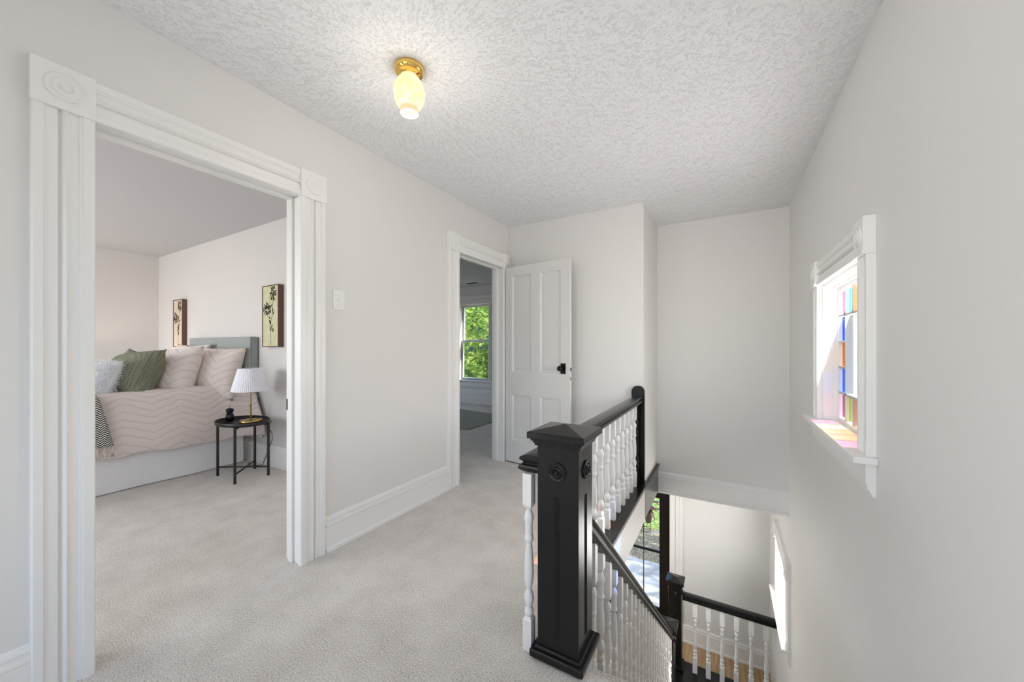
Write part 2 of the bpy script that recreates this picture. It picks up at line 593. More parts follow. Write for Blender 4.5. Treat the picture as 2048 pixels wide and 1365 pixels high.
# ------------------------------------------------------------------ floors
mb = MB()
mb.box(-7.4, XC, YB, 6.75, -0.03, 0.0)
mb.box(XC, -0.485, YB, 1.52, -0.03, 0.0)
mb.box(-0.485, XR, YB, Y0S, -0.03, 0.0)
struct(mb.build('floor', M_CARPET), 'light greige cut pile carpet covering the upstairs hall and bedrooms', 'floor')
mb = MB()
mb.box(-7.4, XC, YB, 6.75, ZL, -0.031)
mb.box(XC, -0.485, YB, 1.52, ZL, -0.031)
mb.box(-0.485, XR, YB, Y0S, ZL, -0.031)
mb.box(XC, XR, YC + 0.06, YG, ZL, -0.031)
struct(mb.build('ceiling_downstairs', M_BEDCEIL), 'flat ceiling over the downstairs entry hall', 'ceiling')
struct(B('floor_downstairs', M_WOOD, -3.6, XR, 0.6, YG, ZG - 0.05, ZG), 'light oak board floor of the entry hall below', 'floor')

# ------------------------------------------------------------------ walls
# left wall with two door openings
ND = (0.427, 1.219, 2.116)      # near opening y0, y1, top
FD = (2.672, 3.443, 2.116)      # far opening
mb = MB()
mb.box(XLB, XL, YB, -1.75, 0, ZC)
mb.box(XLB, XL, -1.75, -0.35, 2.25, ZC)  # head of an unseen opening added for the side fill light
mb.box(XLB, XL, -0.35, ND[0] - .024, 0, ZC)
mb.box(XLB, XL, ND[1] + .024, FD[0] - .024, 0, ZC)
mb.box(XLB, XL, FD[1] + .024, YF + 0.15, 0, ZC)
mb.box(XLB, XL, ND[0] - .024, ND[1] + .024, ND[2] + .024, ZC)
mb.box(XLB, XL, FD[0] - .024, FD[1] + .024, FD[2] + .024, ZC)
struct(mb.build('wall_left', M_WALL), 'warm grey hall wall holding both bedroom doorways and the light switch', 'wall')
# far wall and chase
struct(B('wall_far', M_WALL, XL, XC, YF, YF + 0.12, 0.0, ZC), 'warm grey wall behind the open panelled door', 'wall')
struct(B('wall_chase', M_WALL, XC - 0.12, XC, YF + 0.12, YC + 0.06, 0.0, ZC), 'narrow side wall between the door wall and the wall above the stairs', 'wall')
struct(B('wall_stairwell', M_WALL, XC, XR, YC, YC + 0.06, ZL, ZC), 'tall pale wall above the stairwell opening', 'wall')
# right wall with two windows
UW = (2.175, 3.0, 0.80, 1.64)   # upper window y0 y1 z0 z1
LW = (4.42, 5.22, -1.59, -0.945)
mb = MB()
z_lo, z_hi = ZG, ZC
mb.box(XR, XRB, YB, UW[0], z_lo, z_hi)
mb.box(XR, XRB, UW[0], UW[1], z_lo, UW[2] - .012)
mb.box(XR, XRB, UW[0], UW[1], UW[3], z_hi)
mb.box(XR, XRB, UW[1], LW[0], z_lo, z_hi)
mb.box(XR, XRB, LW[0], LW[1], z_lo, LW[2] - .012)
mb.box(XR, XRB, LW[0], LW[1], LW[3], z_hi)
mb.box(XR, XRB, LW[1], YG + 0.2, z_lo, z_hi)
struct(mb.build('wall_right', M_WALLR), 'long pale plaster wall on the right running down the stairwell', 'wall')
# back wall behind the camera, its broad opening added for the fill light
mb = MB()
mb.box(XL, -1.95, YB - 0.15, YB, 0, ZC)
mb.box(0.35, XR, YB - 0.15, YB, 0, ZC)
mb.box(-1.95, 0.35, YB - 0.15, YB, 0, 0.6)
mb.box(-1.95, 0.35, YB - 0.15, YB, 2.3, ZC)
struct(mb.build('wall_back', M_WALL), 'hall wall behind the viewer with a broad opening added for fill light', 'wall')
# bedroom
XBW, YBW = -7.27, 2.12
struct(B('wall_bedroom_bed', M_BEDWALL, XBW, XLB, YBW, YBW + 0.12, 0, 2.59), 'grey bedroom wall behind the headboard and the two botanical pictures', 'wall')
struct(B('wall_bedroom_far', M_BEDWALL, XBW - 0.12, XBW, YB, YBW + 0.12, 0, 2.59), 'blush grey bedroom wall beyond the bed', 'wall')
mb = MB()
mb.box(XBW, -6.7, YB - 0.15, YB, 0, 2.59)
mb.box(-4.1, XLB, YB - 0.15, YB, 0, 2.59)
mb.box(-6.7, -4.1, YB - 0.15, YB, 0, 0.7)
mb.box(-6.7, -4.1, YB - 0.15, YB, 2.3, 2.59)
struct(mb.build('wall_bedroom_window', M_BEDWALL), 'bedroom wall with the window that faces the bed foot', 'wall')
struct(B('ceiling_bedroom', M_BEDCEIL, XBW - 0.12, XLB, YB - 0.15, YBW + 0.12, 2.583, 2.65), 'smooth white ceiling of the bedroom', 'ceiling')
# second room
Y2 = 6.68
RW = (-5.22, -4.43, 0.52, 2.20)
mb = MB()
mb.box(-7.1, RW[0], Y2, Y2 + 0.15, 0, ZC)
mb.box(RW[1], XLB + 0.2, Y2, Y2 + 0.15, 0, ZC)
mb.box(RW[0], RW[1], Y2, Y2 + 0.15, 0, RW[2])
mb.box(RW[0], RW[1], Y2, Y2 + 0.15, RW[3], ZC)
struct(mb.build('wall_room_window', M_WALL), 'wall of the far room around its green-view window', 'wall')
mb = MB()
mb.box(-7.1, -7.0, 2.24, 4.3, 0, ZC)
mb.box(-7.1, -7.0, 5.7, Y2, 0, ZC)
mb.box(-7.1, -7.0, 4.3, 5.7, 0, 0.7)
mb.box(-7.1, -7.0, 4.3, 5.7, 2.3, ZC)
struct(mb.build('wall_room_left', M_WALL), 'left wall of the far room', 'wall')
struct(B('wall_room_right', M_WALL, XLB - 0.0, XL, YF + 0.15, Y2, 0, ZC), 'right wall of the far room', 'wall')
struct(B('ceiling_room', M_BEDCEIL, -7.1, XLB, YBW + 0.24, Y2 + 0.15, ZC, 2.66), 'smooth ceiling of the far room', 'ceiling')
# hall ceiling
struct(B('ceiling', M_CEIL, XLB, XRB, YB - 0.15, YC + 0.06, ZC, ZC + 0.05), 'white stomped-texture plaster ceiling over the hall', 'ceiling')
# downstairs walls
mb = MB()
DX0, DX1, DZ1 = -1.78, -0.745, -1.03
mb.box(-3.6, DX0, YG, YG + 0.15, ZG, ZL)
mb.box(DX1, XR, YG, YG + 0.15, ZG, ZL)
mb.box(DX0, DX1, YG, YG + 0.15, DZ1, ZL)
struct(mb.build('wall_front', M_WALLR), 'pale entry hall wall holding the black glass front door', 'wall')
mb = MB()
mb.box(-3.62, -3.5, 0.6, 2.0, ZG, ZL)
mb.box(-3.62, -3.5, 4.4, YG, ZG, ZL)
mb.box(-3.62, -3.5, 2.0, 4.4, ZG, -2.4)
mb.box(-3.62, -3.5, 2.0, 4.4, -0.8, ZL)  # gap below is an added opening that lets the entry fill in
struct(mb.build('wall_entry_left', M_WALLR), 'left wall of the entry hall below', 'wall')
struct(B('wall_entry_back', M_WALLR, -3.6, XR, 0.5, 0.6, ZG, ZL), 'back wall of the entry hall below', 'wall')

# ------------------------------------------------------------------ trim profiles
CW, CT = 0.152, 0.030           # casing width, thickness
CPROF = [(0, 0), (0, .026), (.004, .030), (.026, .030), (.030, .024), (.033, .022), (.060, .022), (.064, .012), (.069, .012),
         (.073, .024), (.080, .030), (.086, .024), (.089, .020), (.110, .020), (.114, .026), (.119, .026), (.122, .030),
         (.148, .030), (.152, .026), (.152, 0)]
BPROF = [(0, 0), (0, .034), (.018, .034), (.026, .022), (.150, .020), (.156, .026), (.168, .026), (.172, .019), (.184, .018), (.188, .022),
         (.197, .020), (.203, .010), (.212, .006), (.212, 0)]   # baseboard: (height, thickness)


def wall_frame(plane, pos, n):
    """returns fn(a, b, z) -> point. plane 'X': a runs along y; plane 'Y': a runs along x. n: side the room is on."""
    if plane == 'X':
        return lambda a, b, z: Vector((pos + n * b, a, z))
    return lambda a, b, z: Vector((a, pos + n * b, z))


def vec(fr, a, b, z):
    return fr(a, b, z) - fr(0, 0, 0)


def casing_leg(fr, a0, a1, z0, z1, m, parent, t=1.0):
    s = a1 - a0
    k = s / CW
    mb = MB()
    sec = [(u * k, v * t) for u, v in CPROF]
    mb.sweep(sec, [(fr(a0, 0, z0), vec(fr, 1, 0, 0), vec(fr, 0, 1, 0)), (fr(a0, 0, z1), vec(fr, 1, 0, 0), vec(fr, 0, 1, 0))])
    return mb.build('casing', m, parent)


def casing_head(fr, a0, a1, z0, z1, m, parent, t=1.0):
    k = (z1 - z0) / CW
    mb = MB()
    sec = [(u * k, v * t) for u, v in CPROF]
    mb.sweep(sec, [(fr(a0, 0, z0), Vector((0, 0, 1)), vec(fr, 0, 1, 0)), (fr(a1, 0, z0), Vector((0, 0, 1)), vec(fr, 0, 1, 0))])
    return mb.build('head_casing', m, parent)


def rosette(fr, plane, n, a, z, b, r, m, parent, name='rosette', h=0.009):
    prof = [(r, -0.002), (r, h * .35), (r * .93, h * .6), (r * .84, h * .15), (r * .70, h * .1), (r * .60, h * .8), (r * .50, h),
            (r * .42, h * .7), (r * .36, h * .15), (r * .28, h * .15), (r * .20, h * .9), (r * .08, h * 1.1)]
    ax = {('X', 1): 'X', ('X', -1): '-X', ('Y', 1): 'Y', ('Y', -1): '-Y'}[(plane, n)]
    return MB().lathe(prof, fr(a, b, z), ax, 40).build(name, m, parent)


def corner_block(plane, pos, n, a0, a1, z0, z1, m, parent, th=0.036):
    fr = wall_frame(plane, pos, n)
    mb = MB()
    p, q = fr(a0, 0, z0), fr(a1, th, z1)
    mb.box(min(p.x, q.x), max(p.x, q.x), min(p.y, q.y), max(p.y, q.y), z0, z1)
    o = mb.build('corner_block', m, parent, 0.0025)
    r = min(abs(a1 - a0), z1 - z0) * 0.33
    rosette(fr, plane, n, (a0 + a1) / 2, (z0 + z1) / 2, th, r, m, o)
    return o


def baseboard(name, plane, pos, n, a0, a1, z0, label, h=0.212):
    fr = wall_frame(plane, pos, n)
    k = h / 0.212
    mb = MB()
    sec = [(u * k, v) for u, v in BPROF]
    mb.sweep(sec, [(fr(a0, 0, z0), Vector((0, 0, 1)), vec(fr, 0, 1, 0)), (fr(a1, 0, z0), Vector((0, 0, 1)), vec(fr, 0, 1, 0))])
    return struct(mb.build(name, M_TRIM), label, 'baseboard')


baseboard('baseboard_left', 'X', XL, 1, ND[1] + CW + .004, FD[0] - CW, 0, 'tall white moulded baseboard between the two doorways')
baseboard('baseboard_near', 'X', XL, 1, -0.35, ND[0] - CW, 0, 'white baseboard at the bottom left corner beside the near doorway')
baseboard('baseboard_far', 'Y', YF, -1, XL + .04, -0.78, 0, 'white baseboard behind the open door')
baseboard('baseboard_stairwell', 'Y', YC, -1, XC, XR, ZL + .0, 'white moulded band along the bottom of the wall above the stairwell', 0.232)
baseboard('baseboard_entry', 'Y', YG, -1, DX1 + .18, XR, ZG, 'tall white baseboard on the entry hall wall below', 0.26)
baseboard('baseboard_bedroom', 'Y', YBW, -1, XBW, XLB, 0, 'white baseboard along the bedroom wall behind the bed')
baseboard('baseboard_room', 'Y', Y2, -1, -7.0, XLB, 0, 'white baseboard under the window of the far room', 0.30)


def doorway(name, op, label, right_w=CW):
    """Trim and jamb of an opening in the left wall."""
    y0, y1, zt = op
    root = struct(empty(name, (XL, y0, 0)), label, 'doorway')
    g = lambda o: o
    fr = lambda a, b, z: Vector((b, a - y0, z))         # local to the root
    zb = zt + 0.158
    casing_leg(fr, y0 - CW, y0, 0, zt, M_TRIM, root)
    casing_leg(fr, y1 + right_w, y1, 0, zt, M_TRIM, root)
    casing_head(fr, y0, y1, zt + 0.002, zb - .004, M_TRIM, root, 0.95)
    for a0, a1 in ((y0 - CW - .003, y0 + .001), (y1 - .001, y1 + right_w + .003)):
        mb = MB()
        mb.box(0, .036, a0 - y0, a1 - y0, zt, zb)
        o = mb.build('corner_block', M_TRIM, root, 0.0025)
        rosette(fr, 'X', 1, (a0 + a1) / 2, (zt + zb) / 2, .036, .050, M_TRIM, o)
    # jambs line the thickness of the wall
    T = XL - XLB
    W = y1 - y0
    r, j = .006, .018
    mb = MB()
    mb.box(-T, .004, -r - j, -r, 0, zt + r)
    mb.box(-T + .035, -T + .075, -r, -r + .012, 0, zt + r)
    mb.build('jamb', M_TRIM, root, 0.002)
    mb = MB()
    mb.box(-T, .004, W + r, W + r + j, 0, zt + r)
    mb.box(-T + .035, -T + .075, W + r - .012, W + r, 0, zt + r)
    mb.build('jamb', M_TRIM, root, 0.002)
    mb = MB()
    mb.box(-T, .004, -r, W + r, zt + r, zt + r + j)
    mb.box(-T + .035, -T + .075, -r + .012, W + r - .012, zt + r - .012, zt + r)
    mb.build('head_jamb', M_TRIM, root, 0.002)
    return root


d1 = doorway('door_1', ND, 'near doorway with fluted white casing opening onto the bedroom')
d2 = doorway('door_2', FD, 'far doorway with fluted white casing opening onto the room with the window')
# strike plate on the near doorway's right jamb
tag(B('strike_plate', M_LATCH, XLB + .001 - XL, XLB + .026 - XL, ND[1] - ND[0] + .0035, ND[1] - ND[0] + .0065, 0.88, 0.945, d1), 'dark steel strike plate')

# ------------------------------------------------------------------ open panelled door
hinge = Vector((-2.078, 3.462, 0.0))
freep = Vector((-1.300, 3.372, 0.0))
ang = math.atan2(freep.y - hinge.y, freep.x - hinge.x)
DW, DH, DT = 0.782, 2.115, 0.036
door = struct(empty('door_3', hinge, ang), 'open white four-panel door with black knob leaning toward the far wall', 'door')
xs = [0.0, 0.082, 0.330, 0.439, 0.684, DW]
zs = [0.015, 0.245, 0.742, 0.982, 2.025, DH]
mb = MB()
mb.box(xs[0], xs[1], 0, DT, zs[0], zs[5])
mb.box(xs[4], xs[5], 0, DT, zs[0], zs[5])
mb.box(xs[2], xs[3], 0, DT, zs[1], zs[4])
for a, b in ((0, 1), (2, 3), (4, 5)):
    if a == 2:
        mb.box(xs[1], xs[2], 0, DT, zs[2], zs[3])
        mb.box(xs[3], xs[4], 0, DT, zs[2], zs[3])
    else:
        mb.box(xs[1], xs[4], 0, DT, zs[a], zs[b])
leaf = mb.build('door_leaf', M_WHITE, door)
for (x0, x1) in ((xs[1], xs[2]), (xs[3], xs[4])):
    for (z0, z1) in ((zs[1], zs[2]), (zs[3], zs[4])):
        mb = MB()
        for side in (0, 1):
            s = 1 if side == 0 else -1
            yb = 0 if side == 0 else DT
            rings = []
            for ins, dep in ((0, 0.0), (.012, .004), (.015, .016), (.036, .016), (.042, .012)):
                rings.append([mb.bm.verts.new((x, yb + s * dep, z)) for x, z in ((x0 + ins, z0 + ins), (x1 - ins, z0 + ins), (x1 - ins, z1 - ins), (x0 + ins, z1 - ins))])
            for a, b in zip(rings, rings[1:]):
                for i in range(4):
                    mb.bm.faces.new((a[i], a[(i + 1) % 4], b[(i + 1) % 4], b[i]))
            mb.bm.faces.new(rings[-1])
        mb.build('door_panel', M_WHITE, door)
pl = B('knob_plate', M_IRON, .682, .738, -.005, 0, .988, 1.092, door, .0015)
MB().lathe([(.010, 0), (.010, .02), (.022, .028), (.028, .040), (.026, .052), (.014, .060)], (.697, -.005, 1.042), '-Y', 24).build('door_knob', M_IRON, pl)
tag(B('latch_bolt', M_LATCH, DW - .0005, DW + .006, .010, .026, 1.02, 1.05, door), 'small steel latch bolt')
tag(B('mortise_hole', M_SLOT, DW - .0005, DW + .001, .012, .024, .93, .955, door), 'small dark mortise hole')

# ------------------------------------------------------------------ stained glass window on the right wall


def side_window(name, W, label, glassy=True):
    y0, y1, z0, z1 = W
    root = struct(empty(name, (XR, y0, z0)), label, 'window')
    fr = lambda a, b, z: Vector((-b, a - y0, z - z0))
    cw = 0.125
    casing_leg(fr, y0 - cw, y0, z0, z1, M_TRIM, root)
    casing_leg(fr, y1 + cw, y1, z0, z1, M_TRIM, root)
    casing_head(fr, y0, y1, z1, z1 + .145, M_TRIM, root, 1.1)
    for a0, a1 in ((y0 - cw - .003, y0 + .001), (y1 - .001, y1 + cw + .003)):
        mb = MB()
        mb.box(-.042, 0, a0 - y0, a1 - y0, z1 - z0, z1 - z0 + .155)
        mb.box(-.046, 0, a0 - y0 - .003, a1 - y0 + .003, z1 - z0 - .004, z1 - z0 + .012)
        o = mb.build('corner_block', M_TRIM, root, 0.002)
        rosette(fr, 'X', -1, (a0 + a1) / 2, z1 + .082, .042, .044, M_TRIM, o)
    # stool and apron
    MB().box(-.078, -.0005, -cw - .03, y1 - y0 + cw + .03, -.028, 0).box(-.0005, .23, .001, y1 - y0 - .001, -.0115, 0).build('window_sill', M_TRIM, root, .003)
    ap = [(0, -.028), (-.032, -.028), (-.032, -.115), (-.027, -.122), (-.026, -.135), (-.018, -.145), (-.012, -.165), (0, -.168)]
    mb = MB()
    mb.sweep([(x, z) for x, z in ap], [((0, -cw, 0), (1, 0, 0), (0, 0, 1)), ((0, y1 - y0 + cw, 0), (1, 0, 0), (0, 0, 1))])
    mb.build('apron', M_TRIM, root)
    # reveal lining with stepped stops
    L = y1 - y0
    H = z1 - z0
    for nm, bx in (('jamb', ((0, .016),)), ('jamb', ((L - .016, L),))):
        mb = MB()
        a, b = bx[0]
        mb.box(-.004, .20, a, b, 0, H)
        if a == 0:
            mb.box(.045, .20, b, b + .010, 0, H)
        else:
            mb.box(.045, .20, a - .010, a, 0, H)
        mb.build(nm, M_TRIM, root, .002)
    mb = MB()
    mb.box(-.004, .20, .016, L - .016, H - .016, H)
    mb.box(.045, .20, .026, L - .026, H - .026, H - .016)
    mb.build('head_jamb', M_TRIM, root, .002)
    return root, L, H


w1, L, H = side_window('window_1', UW, 'stained glass window with coloured border panes in the upper right wall')
# sash
GX = .085                                       # depth of the glass behind the wall face
s0, s1 = .026, L - .026
b0, b1 = .0, H - .026
fw = .022
mb = MB()
mb.box(GX - .018, GX + .02, s0, s0 + fw, b0, b1)
mb.box(GX - .018, GX + .02, s1 - fw, s1, b0, b1)
mb.box(GX - .018, GX + .02, s0 + fw, s1 - fw, b0, b0 + fw)
mb.box(GX - .018, GX + .02, s0 + fw, s1 - fw, b1 - fw, b1)
sash = mb.build('sash', M_TRIM, w1, .002)
ga0, ga1, gb0, gb1 = s0 + fw, s1 - fw, b0 + fw, b1 - fw
ca = [ga0 + (ga1 - ga0) * i / 5 for i in range(6)]
cb = [gb0 + (gb1 - gb0) * i / 5 for i in range(6)]
t = .006
mb = MB()
for i in (1, 4):
    mb.box(GX - .020, GX + .014, ca[i] - t, ca[i] + t, gb0, gb1)
    mb.box(GX - .020, GX + .014, ga0, ga1, cb[i] - t, cb[i] + t)
for i in (2, 3):
    for lo, hi in ((gb0, cb[1]), (cb[4], gb1)):
        mb.box(GX - .020, GX + .014, ca[i] - t, ca[i] + t, lo, hi)
    for lo, hi in ((ga0, ca[1]), (ca[4], ga1)):
        mb.box(GX - .020, GX + .014, lo, hi, cb[i] - t, cb[i] + t)
mb.build('glazing_bar', M_LEAD, sash)
cols = {}
top = ['amber', 'aqua', 'amber', 'aqua', 'pink']
bot = ['pink', 'amber', 'amber', 'yellow', 'pink']
side = ['blue', 'amber', 'blue']
for i in range(5):
    cols[(i, 4)] = top[i]
    cols[(i, 0)] = bot[i]
for j in range(3):
    cols[(0, j + 1)] = side[j]
    cols[(4, j + 1)] = side[j]
lab = {'pink': 'rose pink pane', 'aqua': 'pale aqua pane', 'amber': 'amber orange pane', 'blue': 'cobalt blue pane', 'yellow': 'straw yellow pane'}
for (i, j), c in cols.items():
    tag(B('pane', TINTS[c], GX - .002, GX + .002, ca[i] + t, ca[i + 1] - t, cb[j] + t, cb[j + 1] - t, sash), lab[c])
tag(B('pane', M_GLASS, GX - .002, GX + .002, ca[1] + t, ca[4] - t, cb[1] + t, cb[4] - t, sash), 'large clear centre pane')

w2, L2, H2 = side_window('window_2', LW, 'sunlit white window low in the stairwell above the landing rail')
mb = MB()
mb.box(GX - .018, GX + .02, .026, .05, 0, H2 - .026)
mb.box(GX - .018, GX + .02, L2 - .05, L2 - .026, 0, H2 - .026)
mb.box(GX - .018, GX + .02, .05, L2 - .05, 0, .025)
mb.box(GX - .018, GX + .02, .05, L2 - .05, H2 - .05, H2 - .026)
s2 = mb.build('sash', M_TRIM, w2, .002)
B('pane', M_GLASS, GX - .002, GX + .002, .05, L2 - .05, .025, H2 - .05, s2)

# ------------------------------------------------------------------ window of the far room
y = Y2
w3 = struct(empty('window_3', (RW[0], Y2, RW[2])), 'double-hung window of the far room looking onto bright green trees', 'window')
fr = lambda a, b, z: Vector((a - RW[0], -b, z - RW[2]))
WL, WH = RW[1] - RW[0], RW[3] - RW[2]
casing_leg(fr, RW[0] - .13, RW[0], RW[2], RW[3], M_TRIM, w3)
casing_leg(fr, RW[1] + .13, RW[1], RW[2], RW[3], M_TRIM, w3)
casing_head(fr, RW[0] - .16, RW[1] + .16, RW[3], RW[3] + .20, M_TRIM, w3, 1.3)
MB().box(-.16, WL + .16, -.07, .08, -.03, 0).build('window_sill', M_TRIM, w3, .004)
MB().box(-.13, WL + .13, -.022, 0, -.15, -.03).build('apron', M_TRIM, w3, .003)
MR = WH * 0.52
for nm, z0, z1, yy in (('upper_sash', MR - .02, WH, .085), ('lower_sash', 0, MR + .02, .045)):
    mb = MB()
    mb.box(0, .05, yy, yy + .04, z0, z1)
    mb.box(WL - .05, WL, yy, yy + .04, z0, z1)
    mb.box(.05, WL - .05, yy, yy + .04, z0, z0 + .045)
    mb.box(.05, WL - .05, yy, yy + .04, z1 - .045, z1)
    s = mb.build(nm, M_VINYL, w3, .003)
    B('pane', M_GLASS, .05, WL - .05, yy + .018, yy + .022, z0 + .045, z1 - .045, s)
for xx in (.25, .55):
    B('sash_lock', M_VINYL, xx - .03, xx + .03, .035, .06, MR + .02, MR + .035, w3, .004)
# ceiling vent in the far room
v = empty('ceiling_vent', (-4.6, 6.30, ZC))
tag(v, 'small dark register in the ceiling of the far room near the window', 'vent')
B('frame', M_TRIM, -.17, .17, -.06, .06, -.008, 0, v)
for i in range(4):
    B('louvre', M_SLOT, -.14, .14, -.045 + i * .025, -.03 + i * .025, -.012, -.008, v)
# rug
mb = MB()
mb.poly([(-3.35, 4.50, .001), (-3.35, 5.70, .001), (-6.2, 6.12, .001), (-6.2, 4.0, .001)], (0, 0, .014))
tag(mb.build('area_rug', M_RUG), 'grey green flat rug on the carpet of the far room', 'rug')

# ------------------------------------------------------------------ light switch
sw = empty('light_switch', (XL, 1.474, 1.548))
tag(sw, 'white toggle light switch plate on the wall beside the near doorway', 'light switch')
p = B('switch_plate', M_PLASTIC, 0, .006, -.040, .040, -.062, .062, sw, .003)
MB().poly([(.004, -.005, -.011), (.004, -.005, .009), (.019, -.005, .013), (.017, -.005, .004)], (0, .010, 0)).build('toggle', M_PLASTIC, sw)
for z in (-.032, .032):
    MB().lathe([(.003, 0), (.003, .0015)], (.006, 0, z), 'X', 12).build('screw', M_VINYL, p)

# ------------------------------------------------------------------ ceiling lamp
cl = empty('ceiling_light', (-1.325, 1.30, ZC))
tag(cl, 'small brass flush ceiling lamp with lit frosted glass globe', 'ceiling light')
MB().lathe([(.066, 0), (.071, -.006), (.071, -.010), (.069, -.022), (.062, -.033), (.056, -.036), (.040, -.036), (.038, -.046)], (0, 0, 0), 'Z', 48).build('ceiling_pan', M_BRASS, cl)
for k in range(3):
    a = k * 2.094 + .5
    MB().lathe([(.003, 0), (.003, .012), (.005, .012), (.005, .018)], (.036 * math.cos(a), .036 * math.sin(a), -.042), 'X', 10).build('thumb_screw', M_BRASS, cl)
gl = MB().lathe([(.036, -.040), (.046, -.052), (.060, -.072), (.070, -.095), (.0745, -.118), (.073, -.142), (.066, -.166), (.054, -.186), (.043, -.196)], (0, 0, 0), 'Z', 48, cap=False).build('globe', M_GLOBE, cl)
MB().lathe([(.043, -.196), (.040, -.201), (.041, -.212), (.044, -.222), (.041, -.224), (.038, -.214), (.034, -.206)], (0, 0, 0), 'Z', 96, cap=False, rib=32, ribd=.03).build('crimped_rim', M_GLOBEC, gl)
MB().lathe([(.005, -.16), (.02, -.165), (.028, -.18), (.026, -.196), (.014, -.206), (.003, -.21)], (0, 0, 0), 'Z', 24).build('bulb', M_BULB, cl)
ld = bpy.data.lights.new('lamp_light', 'POINT')
ld.energy = 3.2
ld.color = (1.0, 0.95, 0.86)
ld.shadow_soft_size = .09
lo = bpy.data.objects.new('lamp_light', ld)
COL.objects.link(lo)
lo.location = (-1.325, 1.30, ZC - .27)

# ------------------------------------------------------------------ stairs
st = empty('staircase', (XC, Y0S, 0))
tag(st, 'carpeted flight of stairs going down along the right wall to the landing', 'stairs')
mb = MB()
for k in range(1, 14):
    ya, yb = (k - 1) * RUN, k * RUN
    mb.box(.06, XR - XC, ya, yb + .02, -RISE * k - .03, -RISE * k)
    mb.box(.06, XR - XC, ya, ya + .02, -RISE * k, -RISE * (k - 1) - .03)
mb.build('carpet_runner', M_CARPET, st, .006)
mb = MB()
pts = [(0, 0, -.35)]
prof = [(0.0, -.03)]
for k in range(1, 14):
    prof.append(((k - 1) * RUN + .02, -RISE * (k - 1) - .03))
    prof.append(((k - 1) * RUN + .02, -RISE * k - .03))
prof.append((13 * RUN, -RISE * 13 - .03))
prof.append((13 * RUN, ZG))
prof.append((11.0 * RUN, ZG))
prof.append((0.0, -.45))
for i in range(0, 1):
    a = [mb.bm.verts.new((0.03, y, z)) for y, z in prof]
    b = [mb.bm.verts.new((XR - XC, y, z)) for y, z in prof]
    n = len(prof)
    mb.bm.faces.new(a)
    mb.bm.faces.new(b[::-1])
    for i in range(n):
        mb.bm.faces.new((a[i], b[i], b[(i + 1) % n], a[(i + 1) % n]))
mb.build('stringer', M_WHITE, st)
YL0 = Y0S + 13 * RUN
ld_ = empty('landing_platform', (XC, YL0, ZG))
tag(ld_, 'black painted landing at the foot of the stairs under the lower rail', 'landing')
B('platform', M_BLACK, 0.03, XR - XC, 0.001, 5.53 - YL0, 0, ZLAND - ZG, ld_, .01)

# floor-edge boards
struct(B('trim_1', M_FASCIA, XC, XC + .012, 1.53, YF, ZL, -.032), 'beige painted board facing the edge of the floor opening', 'trim')
struct(B('trim_2', M_BLACK, XC, XC + .014, YF, YC, ZL + .012, -.07), 'short black board under the chase wall at the floor opening', 'trim')
struct(B('trim_3', M_BLACK, -0.745, -0.615, 1.53, YF, -.030, .006, None, .006), 'glossy black nosing board under the upstairs balusters', 'trim')
MB().box(XC, XC + .030, YF, YC - .02, -.07, -.045).build('trim_4', M_BLACK, None, .004)
struct(bpy.data.objects['trim_4'], 'thin black ledge at the foot of the chase wall', 'trim')

# ------------------------------------------------------------------ newel posts


def newel(loc, label, s=1.0, h=.885, kind='up', base=True):
    root = empty('newel_post', loc)
    tag(root, label, 'newel post', 'black square newel posts of the staircase')
    hs = .0865 * s
    mb = MB()
    mb.box(-hs, hs, -hs, hs, 0, h)
    shaft = mb.build('shaft', M_BLACK, root, .004)
    # sunken flutes on the four faces (each a raised trio of reeds in a slot)
    for k in range(4):
        c, sn = round(math.cos(k * math.pi / 2)), round(math.sin(k * math.pi / 2))
        mb = MB()
        for dx in (-.009, 0, .009):
            z0, z1 = .10, h - .225
            pts = [(dx - .0042, -hs + .001), (dx, -hs - .0025), (dx + .0042, -hs + .001)]
            mb.sweep([(p[0] * c - p[1] * sn, p[0] * sn + p[1] * c) for p in pts], [((0, 0, z0), (1, 0, 0), (0, 1, 0)), ((0, 0, z1), (1, 0, 0), (0, 1, 0))])
        mb.build('reeding', M_BLACK, shaft)
        axis = {0: '-Y', 1: 'X', 2: 'Y', 3: '-X'}[k]
        frv = {0: (0, -hs), 1: (hs, 0), 2: (0, hs), 3: (-hs, 0)}[k]
        r = .037 * s
        hgt = .012
        prof = [(r, -.002), (r, hgt * .4), (r * .93, hgt * .7), (r * .84, hgt * .25), (r * .68, hgt * .25), (r * .58, hgt * 1.0), (r * .48, hgt * 1.3),
                (r * .40, hgt * .9), (r * .33, hgt * .4), (r * .26, hgt * .9), (r * .10, hgt * 1.8)]
        MB().lathe(prof, (frv[0], frv[1], h - .125), axis, 32).build('rosette', M_BLACK, shaft)
    # stepped neck and pyramid cap
    mb = MB()
    for z0, z1, hh in ((h - .030, h - .020, .096), (h - .020, h - .010, .101), (h - .010, h, .108), (h, h + .026, .119)):
        mb.box(-hh * s, hh * s, -hh * s, hh * s, z0, z1)
    mb.frustum(0, 0, h + .026, .119 * s, .119 * s, h + .050, 0, 0)
    mb.build('cap', M_BLACK, root, .003)
    if base:
        mb = MB()
        mb.box(-.103 * s, .103 * s, -.103 * s, .103 * s, .0, .028)
        mb.box(-.112 * s, .112 * s, -.112 * s, .112 * s, .010, .040)
        mb.box(-.097 * s, .097 * s, -.097 * s, .097 * s, .028, .052)
        mb.build('base_moulding', M_BLACK, root, .006)
    return root


